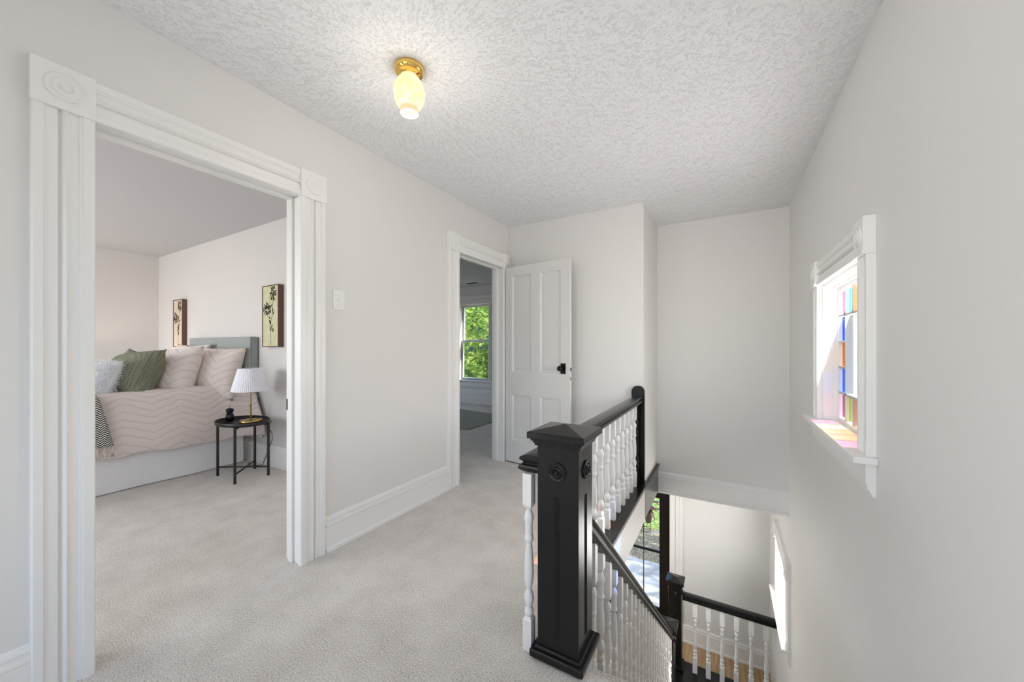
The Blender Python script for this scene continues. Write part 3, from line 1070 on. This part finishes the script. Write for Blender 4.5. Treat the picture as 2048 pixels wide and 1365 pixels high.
newel((-0.570, 1.428, 0.0), 'large glossy black newel post at the head of the stairs in the foreground')
newel((-0.578, 4.545, ZLAND + RISE), 'black newel post where the descending handrail ends, partly hidden behind the rail', .95, .87)
n3 = newel((-0.578, 5.40, ZLAND), 'black newel post on the landing at the left end of the lower rail', .93, 1.13)

# ------------------------------------------------------------------ rails and balusters
RP = [(-.018, -.075), (.018, -.075), (.032, -.070), (.045, -.058), (.047, -.050), (.044, -.041), (.034, -.037), (.030, -.031), (.034, -.026), (.041, -.021),
      (.044, -.015), (.040, -.007), (.024, -.002), (0, 0), (-.024, -.002), (-.040, -.007), (-.044, -.015), (-.041, -.021), (-.034, -.026), (-.030, -.031),
      (-.034, -.037), (-.044, -.041), (-.047, -.050), (-.045, -.058), (-.032, -.070)]

BAL = [(.014, .140), (.018, .146), (.0195, .158), (.0175, .168), (.013, .174), (.013, .178), (.0155, .182), (.0205, .205), (.0205, .218), (.016, .236), (.0095, .247), (.0125, .256),
       (.0185, .285), (.0200, .315), (.0190, .36), (.0155, .41), (.0130, .438), (.013, .444), (.0185, .450), (.0195, .458), (.0185, .466), (.0150, .470),
       (.0165, .475), (.0150, .480), (.0165, .485), (.0150, .490), (.0165, .495), (.0150, .500), (.0165, .505), (.0150, .510), (.0165, .516), (.0155, .522),
       (.0205, .536), (.0205, .548), (.0165, .562), (.0100, .576), (.0085, .584)]
BAL2 = [(.016, .215), (.024, .225), (.026, .240), (.020, .252), (.015, .256), (.020, .262), (.026, .280), (.024, .296), (.015, .306), (.021, .318), (.024, .345), (.023, .38), (.018, .46), (.012, .56),
        (.0105, .600), (.018, .606), (.020, .614), (.016, .622), (.015, .650), (.018, .660), (.022, .676), (.020, .690), (.010, .705), (.009, .715)]


def baluster_mesh(name, prof, half, zb, zt, ztop):
    mb = MB()
    h = half
    mb.box(-h, h, -h, h, 0, zb)
    mb.frustum(0, 0, zb, h, h, zb + .014, h * .62, h * .62)
    mb.lathe(prof, (0, 0, 0), 'Z', 16)
    # upper block with clipped foot
    mb.frustum(0, 0, zt, h * .62, h * .62, zt + .014, h, h)
    mb.box(-h, h, -h, h, zt + .014, ztop)
    bm = mb.bm
    bmesh.ops.recalc_face_normals(bm, faces=bm.faces)
    me = bpy.data.meshes.new(name)
    bm.to_mesh(me)
    bm.free()
    return me


def place(name, me, m, parent, loc):
    if not me.materials:
        me.materials.append(m)
    o = bpy.data.objects.new(name, me)
    COL.objects.link(o)
    o.parent = parent
    o.location = loc
    return o


# upstairs guard
bx = -0.704
g = empty('balustrade', (bx, 1.36, 0))
tag(g, 'upstairs guard rail with white turned balusters running from foreground newel to far wall', 'railing')
me = baluster_mesh('baluster', BAL, .0195, .126, .584, .728)
for i in range(15):
    place('baluster', me, M_WHITE, g, (0, .146 * i, 0.002 if i == 0 else .006))
hb = baluster_mesh('half_baluster', BAL, .0195, .126, .584, .728)
tag(place('half_baluster', hb, M_BLACK, g, (0, 2.165, .006)), 'black painted half baluster against the end post')
mb = MB()
ZR = .800
rx = 0.0
# run along the floor edge, mitred to a short return that meets the newel
c = .037
mb.sweep(RP, [((0, 2.205, ZR), (1, 0, 0), (0, 0, 1)), ((0, c, ZR), (1, 1, 0), (0, 0, 1)), ((.05, c, ZR), (0, 1, 0), (0, 0, 1))])
mb.build('handrail', M_BLACK, g)
mb = MB()
hw = .058
pts = [(-hw, 0), (hw, 0)] + [(hw * math.cos(a), .835 + hw * .95 * math.sin(a)) for a in [math.pi * k / 14 for k in range(15)]]
mb.poly([(x, 2.200, z) for x, z in pts], (0, .046, 0))
mb.build('end_post', M_BLACK, g, .004)

# descending guard
dx = -0.53
YD0, YD1 = 1.515, 4.462
SL = 0.8466


def zr(yy):
    return .465 - SL * (yy - 1.632)


g2 = empty('balustrade', (dx, YD0, 0))
tag(g2, 'steep descending stair rail with many white turned balusters and black handrail', 'railing')
mb = MB()
th = math.atan(SL)
up = (0, math.sin(th), math.cos(th))
RPs = [(a * .8, b) for a, b in RP]
mb.sweep(RPs, [((0, 0, zr(YD0)), (1, 0, 0), (0, 0, 1 / math.cos(th))), ((0, YD1 - YD0, zr(YD1)), (1, 0, 0), (0, 0, 1 / math.cos(th)))])
mb.build('handrail', M_BLACK, g2)
cache = {}
for i in range(23):
    yy = 1.662 + .1245 * i
    if yy > YD1 - .04:
        break
    j = i // 2
    zt = -RISE * (j + 2)
    top = zr(yy) - .085 - zt
    mesh = baluster_mesh('baluster', BAL, .0185, .135, .584, top)
    place('baluster', mesh, M_WHITE, g2, (0, yy - YD0, zt))
# little black fillets between baluster heads under the rail
# lower guard on the landing
GY = 5.40
g3 = empty('balustrade', (-.49, GY, ZLAND))
tag(g3, 'level lower rail on the landing with six vase-shaped white balusters', 'railing')
me2 = baluster_mesh('baluster', BAL2, .027, .205, .715, .915)
for x in (-.342, -.187, -.032, .123, .278, .433):
    place('baluster', me2, M_WHITE, g3, (x + .49, 0, 0))
mb = MB()
RP3 = [(a * 1.1, b * 1.2) for a, b in RP]
mb.sweep(RP3, [((0, 0, 1.002), (0, 1, 0), (0, 0, 1)), ((XR + .49, 0, 1.002), (0, 1, 0), (0, 0, 1))])
mb.build('handrail', M_BLACK, g3)

# ------------------------------------------------------------------ front door below
fd = struct(empty('door_4', (DX0, YG, ZG)), 'black front door with full glass pane in the entry hall below', 'door')
fr = lambda a, b, z: Vector((a - DX0, -b, z - ZG))
casing_leg(fr, DX1, DX1 + .180, ZG, DZ1, M_TRIM, fd)
casing_leg(fr, DX0, DX0 - .180, ZG, DZ1, M_TRIM, fd)
casing_head(fr, DX0 - .18, DX1 + .18, DZ1, DZ1 + .18, M_TRIM, fd)
DWW = DX1 - DX0
DHH = DZ1 - ZG
mb = MB()
mb.box(0, .155, .02, .065, 0, DHH)
mb.box(DWW - .155, DWW, .02, .065, 0, DHH)
mb.box(.155, DWW - .155, .02, .065, 0, .345)
mb.box(.155, DWW - .155, .02, .065, DHH - .115, DHH)
lf = mb.build('door_leaf', M_BLACK, fd, .003)
B('glass_pane', M_GLASS, .155, DWW - .155, .04, .044, .345, DHH - .115, lf)
B('glazing_bar', M_BLACK, .155, DWW - .155, .030, .055, DHH - .99, DHH - .955, lf)

# ------------------------------------------------------------------ outdoors
struct(B('ground', M_MULCH, -40, 30, 6.4, 10.6, -3.80, -3.70), 'leaf littered ground outside the front door', 'ground')
struct(B('lawn', M_GRASS, -40, 30, 10.6, 60, -3.80, -3.70), 'sunny lawn far beyond the front door', 'ground')
struct(B('paving', M_PAVE, -3.2, 1.5, 6.36, 8.8, -3.70, -3.60, None, .01), 'pale concrete paving dappled with shade outside the front door', 'ground')

# plant stand with a dark leaved plant outside the door
ps = empty('plant_stand', (-1.43, 7.6, -3.60))
tag(ps, 'thin black iron plant stand with a ring outside the glass door', 'plant stand')

MB().tube([(.04, 0, 0), (.04, 0, 1.40), (.03, 0, 1.46), (-.02, 0, 1.50)], .012).build('pole', M_BLACKM, ps)
MB().tube([(.06 + .11 * math.cos(a), .11 * math.sin(a), 1.27) for a in [math.pi * k / 12 for k in range(25)]], .007).build('ring', M_BLACKM, ps)
for a in (0.2, 2.3, 4.4):
    MB().tube([(.06 + .11 * math.cos(a), .11 * math.sin(a), 1.27), (.08 + .09 * math.cos(a), .09 * math.sin(a), 1.46), (.10 + .07 * math.cos(a), .07 * math.sin(a), 1.66)], .005).build('upright', M_BLACKM, ps)
pp = empty('potted_plant', (-1.30, 7.6, -1.98))
tag(pp, 'dark bronze leaved plant held in the iron stand outside the glass door', 'plant')
MB().lathe([(.05, -.20), (.075, -.02), (.08, 0), (.07, 0), (.06, -.02)], (0, 0, 0), 'Z', 20).build('pot', M_DRY, pp)
mb = MB()
rnd = random.Random(3)
for k in range(26):
    a = rnd.uniform(0, 6.28)
    ln = rnd.uniform(.16, .34)
    el = rnd.uniform(-.2, 1.2)
    z0 = rnd.uniform(.0, .22)
    d = Vector((math.cos(a) * math.cos(el), math.sin(a) * math.cos(el), math.sin(el)))
    side_ = Vector((-math.sin(a), math.cos(a), 0))
    p0 = Vector((.02 * math.cos(a), .02 * math.sin(a), z0))
    ps_ = []
    for i, w in enumerate((.006, .028, .034, .022, .002)):
        f = i / 4
        p = p0 + d * ln * f + Vector((0, 0, -.12 * f * f))
        ps_.append((p - side_ * w, p + side_ * w))
    vs = [(mb.bm.verts.new(a_), mb.bm.verts.new(b_)) for a_, b_ in ps_]
    for q0, q1 in zip(vs, vs[1:]):
        mb.bm.faces.new((q0[0], q0[1], q1[1], q1[0]))
mb.build('foliage', M_DRY, pp, solid=.003)


def tree(name, loc, hgt, crown, n, label, leaf=.16, group=None, seed=1):
    rnd = random.Random(seed)
    root = empty(name, loc)
    tag(root, label, 'tree', group)
    mb = MB()
    mb.tube([(0, 0, 0), (.1, 0, hgt * .4), (-.05, .1, hgt * .8), (0, 0, hgt + crown * .5)], .2, 10, [.26, .2, .15, .05])
    for k in range(6):
        a = k * 1.05
        mb.tube([(0, 0, hgt * .7), (math.cos(a) * crown * .3, math.sin(a) * crown * .3, hgt + .3), (math.cos(a) * crown * .7, math.sin(a) * crown * .7, hgt + crown * .4)], .06, 6, [.09, .06, .02])
    mb.build('trunk', M_BARK, root)
    mb = MB()
    cl_ = []
    for k in range(34):
        v = Vector((rnd.gauss(0, 1), rnd.gauss(0, 1), rnd.gauss(0, 1))).normalized() * crown * rnd.uniform(.45, .95)
        cl_.append((Vector((v.x, v.y, v.z * .8 + hgt + crown * .35)), crown * rnd.uniform(.22, .38)))
    for k in range(n):
        c0, r0 = cl_[k % len(cl_)]
        v = Vector((rnd.gauss(0, 1), rnd.gauss(0, 1), rnd.gauss(0, 1))).normalized() * r0 * rnd.uniform(.6, 1.0)
        p = c0 + v
        q = Vector((rnd.gauss(0, 1), rnd.gauss(0, 1), rnd.gauss(0, 1) * .5)).normalized()
        w = q.orthogonal().normalized()
        sz = leaf * rnd.uniform(.6, 1.2)
        mb.bm.faces.new([mb.bm.verts.new(x) for x in (p - q * sz, p - w * sz * .55, p + q * sz, p + w * sz * .55)])
    mb.build('foliage', M_LEAF, root)
    return root


tree('leafy_tree', (-8.6, 13.2, -3.7), 3.6, 3.4, 13000, 'broad bright green tree filling the far room window', .13, seed=4)
tree('leafy_tree', (-16.5, 14.6, -3.7), 4.2, 3.0, 8000, 'second green tree farther left outside the far room window', .13, seed=9)
tree('shade_tree', (3.6, 9.6, -3.7), 3.6, 2.6, 2600, 'street tree right of the front door that throws dappled shade on the paving', .16, seed=12)
nh = empty('neighbour_house', (-14.0, 20.0, -3.7))
tag(nh, 'blue grey sided neighbouring house behind the trees', 'house')
B('wall', M_SIDING, -6, 6, 0, 6, 0, 6.5, nh)
MB().poly([(-6.4, -.4, 6.5), (6.4, -.4, 6.5), (0, -.4, 9.5)], (0, 6.8, 0)).build('roof', M_BARK, nh)

# ------------------------------------------------------------------ bed
BX0, BX1 = -5.97, -4.47
BY0, BY1 = 0.0, 2.03
bed = empty('bed', (BX1, BY1, 0))
tag(bed, 'double bed with blue grey upholstered headboard and white bed skirt', 'bed')
LO = Vector((BX1, BY1, 0))


def noise3(x, y, z):
    return noise.noise(Vector((x, y, z)))


# headboard: two tufted panels and wrapped sides
for nm, x0, x1 in (('headboard_panel', -5.97, -5.203), ('headboard_panel', -5.197, -4.43)):
    def hp(u, v, x0=x0, x1=x1):
        e = (1 - abs(2 * u - 1) ** 8) * (1 - abs(2 * v - 1) ** 10)
        return Vector((x0 + (x1 - x0) * u, 2.035 - .035 * e, .32 + (1.365 - .32) * v)) - LO
    MB().grid(hp, 18, 24).build(nm, M_HEAD, bed)
mb = MB()
mb.box(-5.97, -4.43, 2.034, 2.115, .30, 1.366)
bmesh.ops.translate(mb.bm, verts=mb.bm.verts, vec=-LO)
mb.build('headboard_back', M_HEAD, bed, .018, 3)
B('mattress', M_SKIRT, BX0 + .02 - LO.x, BX1 - .08 - LO.x, BY0 + .03 - LO.y, 1.99 - LO.y, .34, .80, bed, .05)


def skirt(u, v):
    # u along the path round foot and side, v up
    Ls = 2.02
    yy = BY0 + Ls * u
    pleat = .006 * math.sin(yy * 9) + .012 * noise3(yy * 2.2, v, 0)
    bulge = -.020 + .012 * (1 - v)
    return Vector((BX1 - .06 + pleat + bulge, yy, .008 + .36 * v)) - LO


MB().grid(skirt, 90, 6).build('bed_skirt', M_SKIRT, bed)
MB().grid(lambda u, v: Vector((BX0 + (BX1 - .08 - BX0) * u, BY0 + .01 + .006 * math.sin(u * 20), .008 + .36 * v)) - LO, 60, 4).build('bed_skirt', M_SKIRT, bed)


LQ = Vector((BX1, 1.45, 0))


def quilt(u, v):
    """u along Y, v from the far side over the top and down the near side."""
    yy = -.04 + 2.12 * u
    head = max(0.0, (yy - 1.75) / .33)
    topz = .848 - .10 * head ** 1.5 + .006 * noise3(yy * 3, v * 6, 1)
    hem = .335 - .04 * math.exp(-((yy - 1.6) / .4) ** 2) - .02 * math.exp(-((yy - 1.05) / .1) ** 2) + .008 * math.sin(yy * 17)
    xs0, xs1 = BX0 - .02, BX1 - .02
    wob = .016 * noise3(yy * 2.6, 3.1, v * 2) + .20 * min(head, 1.0) ** 1.6 * math.sin(min(1.0, v) * math.pi * .5)
    if v < .62:
        f = v / .62
        return Vector((xs0 + (xs1 - .06 - xs0) * f, yy, topz - .004 * math.sin(f * 3.14))) - LQ
    if v < .74:
        f = (v - .62) / .12 * math.pi / 2
        r = .075
        return Vector((xs1 - .06 + r * math.sin(f) + wob * .5, yy, topz - r * (1 - math.cos(f)))) - LQ
    f = (v - .74) / .26
    z = (topz - .075) + (hem - topz + .075) * f
    return Vector((xs1 + .015 + wob * (.5 + .7 * f) + .035 * math.sin(f * 2.6) - .012 * f ** 6, yy, z)) - LQ


qo = MB().grid(quilt, 96, 80).build('comforter', M_QUILT, None, solid=.022)
qo.location = LQ
tag(qo, 'blush pink comforter with quilted chevrons draped over the bed', 'comforter')

# throw blanket hanging over the side


def throw(u, v):
    yy = .35 + u * (.56 + .085 * v)
    z = .875 - v * .44
    x = -4.395 + .012 * math.sin(yy * 14) + .02 * math.sin(v * 2.5)
    if v < .12:
        x -= (.12 - v) * .9
    return Vector((x, yy, z)) - Vector((-4.39, .7, .4))


tb = empty('throw_blanket', (-4.39, .7, .4))
tag(tb, 'black and cream herringbone throw with tassels hanging over the bed side at the doorway edge', 'blanket')
MB().grid(throw, 30, 20).build('knit', M_HERR, tb, solid=.008)
for k in range(16):
    yy = .37 + k * .041
    q = throw((yy - .35) / .645, 1.0)
    MB().tube([q, q + Vector((.006, .003 * math.sin(k * 3), -.035)), q + Vector((.002, .006 * math.sin(k * 5), -.085))], .010, 6, [.006, .012, .014]).build('tassel', M_CREAM, tb)

# pillows


def pillow(name, c, w, h, t, rz, lean, m, label, cat='pillow', roll=0, group=None, flange=.0, seed=0, ear=.10, res=26):
    rnd = random.Random(seed)
    ph = rnd.uniform(0, 10)

    def shape(sgn):
        def fn(u, v):
            a, b = 2 * u - 1, 2 * v - 1
            ex = (1 - abs(a) ** 2.6) * (1 - abs(b) ** 2.6)
            th = t * .5 * max(ex, 0) ** .55
            wr = .006 * noise3(a * 2.5 + ph, b * 2.5, sgn)
            x = a * w / 2 * (1 - ear * (1 - b * b) * a * a * 0.9)
            z = b * h / 2 * (1 - ear * (1 - a * a) * b * b * 0.9)
            return Vector((x, sgn * (th + wr * (1 if ex > .02 else 0)), z))
        return fn
    mb = MB()
    mb.grid(shape(-1), res, res)
    mb.grid(shape(1), res, res)
    bmesh.ops.remove_doubles(mb.bm, verts=mb.bm.verts, dist=.0006)
    o = mb.build(name, m)
    o.rotation_euler = (Matrix.Rotation(rz, 3, 'Z') @ Matrix.Rotation(lean, 3, 'X') @ Matrix.Rotation(roll, 3, 'Y')).to_euler()
    o.location = c
    tag(o, label, cat, group)
    return o


PG = 'pillows piled against the headboard'
pillow('sham_pillow', (-4.74, 1.785, .985), .72, .57, .27, R(24), R(-16), M_SHAM, 'blush chevron pillow standing nearest the right end of the headboard', roll=R(2), seed=1)
pillow('sham_pillow', (-5.52, 1.86, 1.04), .66, .52, .22, R(8), R(-16), M_SHAM, 'blush chevron pillow at the back left below the left picture', seed=2)
pillow('sham_pillow', (-4.84, 1.49, .985), .62, .56, .28, R(20), R(-22), M_SHAM, 'blush pillow between the green pillow and the rightmost blush pillow', roll=R(-4), seed=3)
green = pillow('throw_pillow', (-4.785, 1.21, .988), .50, .50, .32, R(16), R(-28), M_GREEN, 'sage green waffle pillow in front with a raised seam', roll=R(-6), seed=4, ear=.14)
pillow('throw_pillow', (-5.25, 1.33, 1.01), .46, .44, .18, R(20), R(-24), M_GREEN, 'second sage green pillow peeking out behind the front green one', roll=R(8), seed=5, ear=.12)
def seam(u):
    b = 2 * u - 1
    return Vector((.25 * (1 - .14 * (1 - b * b) * .9), 0, b * .25))


MB().tube([seam(i / 20) for i in range(21)], .006, 6).build('seam', M_GREEN, green)
fur = pillow('fur_pillow', (-4.78, .94, .965), .46, .36, .24, R(26), R(-26), M_FUR, 'fluffy long-haired white fur pillow at the left edge of the bed', seed=6, ear=.05)
mb = MB()
rnd = random.Random(21)
for k in range(7000):
    a, b = rnd.uniform(-1, 1), rnd.uniform(-1, 1)
    sg = rnd.choice((-1, -1, 1))
    ex = (1 - abs(a) ** 2.6) * (1 - abs(b) ** 2.6)
    p = Vector((a * .21, sg * .10 * ex ** .55, b * .16))
    nrm = Vector((a * 1.0, sg * (.5 + ex), b * 1.0)).normalized()
    tip = p + nrm * rnd.uniform(.025, .05) + Vector((rnd.uniform(-.03, .03), rnd.uniform(-.02, .02), rnd.uniform(-.045, .01)))
    mid = p.lerp(tip, .5) + nrm * .012
    w = Vector((rnd.gauss(0, 1), rnd.gauss(0, 1), rnd.gauss(0, 1))).normalized() * .0016
    v = [mb.bm.verts.new(q) for q in (p - w, p + w, mid + w, mid - w, tip)]
    mb.bm.faces.new(v[:4])
    mb.bm.faces.new((v[3], v[2], v[4]))
fh = mb.build('long_pile', M_FUR, fur)
fh['kind'] = 'stuff'

# ------------------------------------------------------------------ pictures


def picture(name, c, w, h, d, canvas, ink, label, seed):
    rnd = random.Random(seed)
    root = empty(name, c)
    tag(root, label, 'picture', 'framed botanical prints on the bedroom wall')
    f = .010
    mb = MB()
    mb.box(-w / 2, -w / 2 + f, -d, 0, -h / 2, h / 2)
    mb.box(w / 2 - f, w / 2, -d, 0, -h / 2, h / 2)
    mb.box(-w / 2 + f, w / 2 - f, -d, 0, -h / 2, -h / 2 + f)
    mb.box(-w / 2 + f, w / 2 - f, -d, 0, h / 2 - f, h / 2)
    mb.build('frame', M_WALNUT, root, .0015)
    cv = B('canvas', canvas, -w / 2 + f, w / 2 - f, -d + .006, -.004, -h / 2 + f, h / 2 - f, root)
    mb = MB()
    yy = -d + .0052

    def leafp(x, z, a, l, ww):
        ca_, sa = math.cos(a), math.sin(a)
        pts = [(0, 0), (l * .35, ww), (l * .75, ww * .7), (l, 0), (l * .7, -ww * .7), (l * .3, -ww)]
        mb.poly([(x + p * ca_ - q * sa, yy, z + p * sa + q * ca_) for p, q in pts], (0, .0008, 0))

    def stem(p0, p1, p2, ww=.0022):
        prev = None
        for i in range(9):
            t_ = i / 8
            x = (1 - t_) ** 2 * p0[0] + 2 * t_ * (1 - t_) * p1[0] + t_ * t_ * p2[0]
            z = (1 - t_) ** 2 * p0[1] + 2 * t_ * (1 - t_) * p1[1] + t_ * t_ * p2[1]
            if prev:
                mb.poly([(prev[0] - ww, yy, prev[1]), (prev[0] + ww, yy, prev[1]), (x + ww, yy, z), (x - ww, yy, z)], (0, .0008, 0))
            prev = (x, z)
    H_ = h
    stem((.01, -.46 * H_), (0, -.1 * H_), (-.03, .12 * H_))
    stem((0, -.15 * H_), (.04, .1 * H_), (.055, .30 * H_))
    stem((-.01, -.1 * H_), (.05, 0), (.085, .10 * H_))
    for cx, cz, rr, n in ((.050, .36 * H_, .058, 95), (-.068, .12 * H_, .060, 95)):
        for k in range(n):
            a = rnd.uniform(0, 6.28)
            q = rr * math.sqrt(rnd.random())
            leafp(cx + q * math.cos(a), cz + q * math.sin(a) * 1.25, rnd.uniform(0, 6.28), rnd.uniform(.014, .026), .0062)
    for k in range(15):
        zz = rnd.uniform(-.27, .16) * H_
        sd = rnd.choice((-1, 1))
        leafp(.0 + rnd.uniform(-.01, .04), zz, (0.9 if sd > 0 else 2.2) + rnd.uniform(-.4, .4), rnd.uniform(.034, .06), .010)
    mb.build('printed_flowers', ink, cv)
    return root


picture('framed_picture', (-4.103, YBW - .002, 1.575), .312, .645, .052, M_CANVAS_G, M_INK_G, 'green toned botanical picture on the wall right of the headboard', 5)
picture('framed_picture', (-6.436, YBW - .002, 1.575), .300, .645, .052, M_CANVAS_P, M_INK_B, 'cream toned botanical picture on the wall left of the headboard', 8)

# ------------------------------------------------------------------ bedside table, lamp, ornament, cord


def side_table(loc, label):
    root = empty('side_table', loc)
    tag(root, label, 'side table')
    a, b = .275, .205
    mb = MB()
    mb.lathe([(.001, .512), (a - .008, .512), (a, .516), (a + .001, .545), (a - .003, .547), (a - .006, .518), (.001, .518)], (0, 0, 0), 'Z', 56, cap=False, sy=b / a)
    mb.build('tray', M_BLACKM, root)
    L_ = [(-.205, -.125), (.195, -.150), (.205, .130), (-.125, .165)]
    for x, y in L_:
        MB().box(x - .0095, x + .0095, y - .0095, y + .0095, 0, .515).build('leg', M_BLACKM, root, .002)
    for i, j in ((0, 2), (1, 3)):
        p, q = L_[i], L_[j]
        MB().tube([(p[0], p[1], .085), (q[0], q[1], .085)], .0075, 6).build('cross_brace', M_BLACKM, root)
        MB().tube([(p[0], p[1], .500), (q[0], q[1], .500)], .0075, 6).build('tray_support', M_BLACKM, root)
    return root


side_table((-4.065, 1.80, 0), 'black metal tray side table with crossed legs beside the bed')
side_table((-6.52, 1.70, 0), 'black metal tray side table hidden on the far side of the bed')


def lamp(loc, label):
    root = empty('table_lamp', loc)
    tag(root, label, 'table lamp')
    MB().lathe([(.001, 0), (.094, 0), (.096, .004), (.096, .016), (.092, .020), (.001, .020)], (0, 0, 0), 'Z', 40).build('base', M_BRASS2, root)
    st_ = MB().lathe([(.0065, .02), (.0065, .17), (.0085, .172), (.0085, .186), (.0055, .188), (.0055, .44)], (0, 0, 0), 'Z', 16).build('stem', M_BRASS2, root)
    mb = MB()
    n = 120
    ra, rb = [], []
    for i in range(n):
        a = 2 * math.pi * i / n
        k = 1 + (.016 if i % 2 else -.010)
        ra.append(mb.bm.verts.new((.160 * k * math.cos(a), .160 * k * math.sin(a), .305)))
        rb.append(mb.bm.verts.new((.103 * k * math.cos(a), .103 * k * math.sin(a), .525)))
    for i in range(n):
        mb.bm.faces.new((ra[i], ra[(i + 1) % n], rb[(i + 1) % n], rb[i]))
    mb.build('lamp_shade', M_SHADE, root, solid=.0015)
    return root


lamp((-4.035, 1.857, .518), 'brass stemmed table lamp with pleated white shade on the near side table')
lamp((-6.50, 1.72, .518), 'lit twin table lamp hidden behind the pillows on the far side of the bed')
ld = bpy.data.lights.new('far_bedside_light', 'POINT')
ld.energy = 9
ld.color = (1.0, 0.80, 0.58)
ld.shadow_soft_size = .03
lo = bpy.data.objects.new('far_bedside_light', ld)
COL.objects.link(lo)
lo.location = (-6.42, 1.80, .97)

orn = empty('ornament', (-4.245, 1.765, .518))
tag(orn, 'small glossy black twisted ornament with pale stem on the side table', 'ornament')
mb = MB()
mb.lathe([(.012, 0), (.030, .006), (.037, .03), (.034, .06), (.026, .078), (.024, .086), (.030, .096), (.034, .108), (.028, .122), (.010, .130)], (0, 0, 0), 'Z', 28, rib=5, ribd=.06)
mb.build('body', M_BLACK, orn)
MB().tube([(.018, -.030, .075), (.030, -.012, .10), (.026, .012, .12)], .006, 8).build('handle_loop', M_BLACK, orn)
MB().tube([(0, 0, .126), (.002, 0, .145), (0, .003, .165)], .005, 6).build('stem', M_STEM, orn)

cd = MB().tube([(-4.07, 1.92, .524), (-4.00, 1.99, .545), (-4.0, 2.03, .49), (-4.14, 2.06, .44), (-4.16, 2.07, .42), (-4.07, 2.07, .36), (-4.06, 2.07, .30), (-4.12, 2.07, .20),
                (-4.17, 2.06, .10), (-4.20, 2.04, .015), (-4.24, 2.02, .008), (-4.36, 1.98, .008), (-4.43, 2.02, .010)], .0035, 6).build('power_cord', M_BLACKM)
tag(cd, 'thin black lamp cord dropping behind the side table to the baseboard', 'cord')
ol = empty('wall_outlet', (-4.36, YBW - .022, .33))
tag(ol, 'white wall outlet plate low on the wall beside the bed skirt', 'outlet')
B('outlet_plate', M_PLASTIC, -.035, .035, -.006, 0, -.057, .057, ol, .002)
B('plug', M_LATCH, -.014, .014, -.03, -.006, -.03, 0.0, ol, .002)
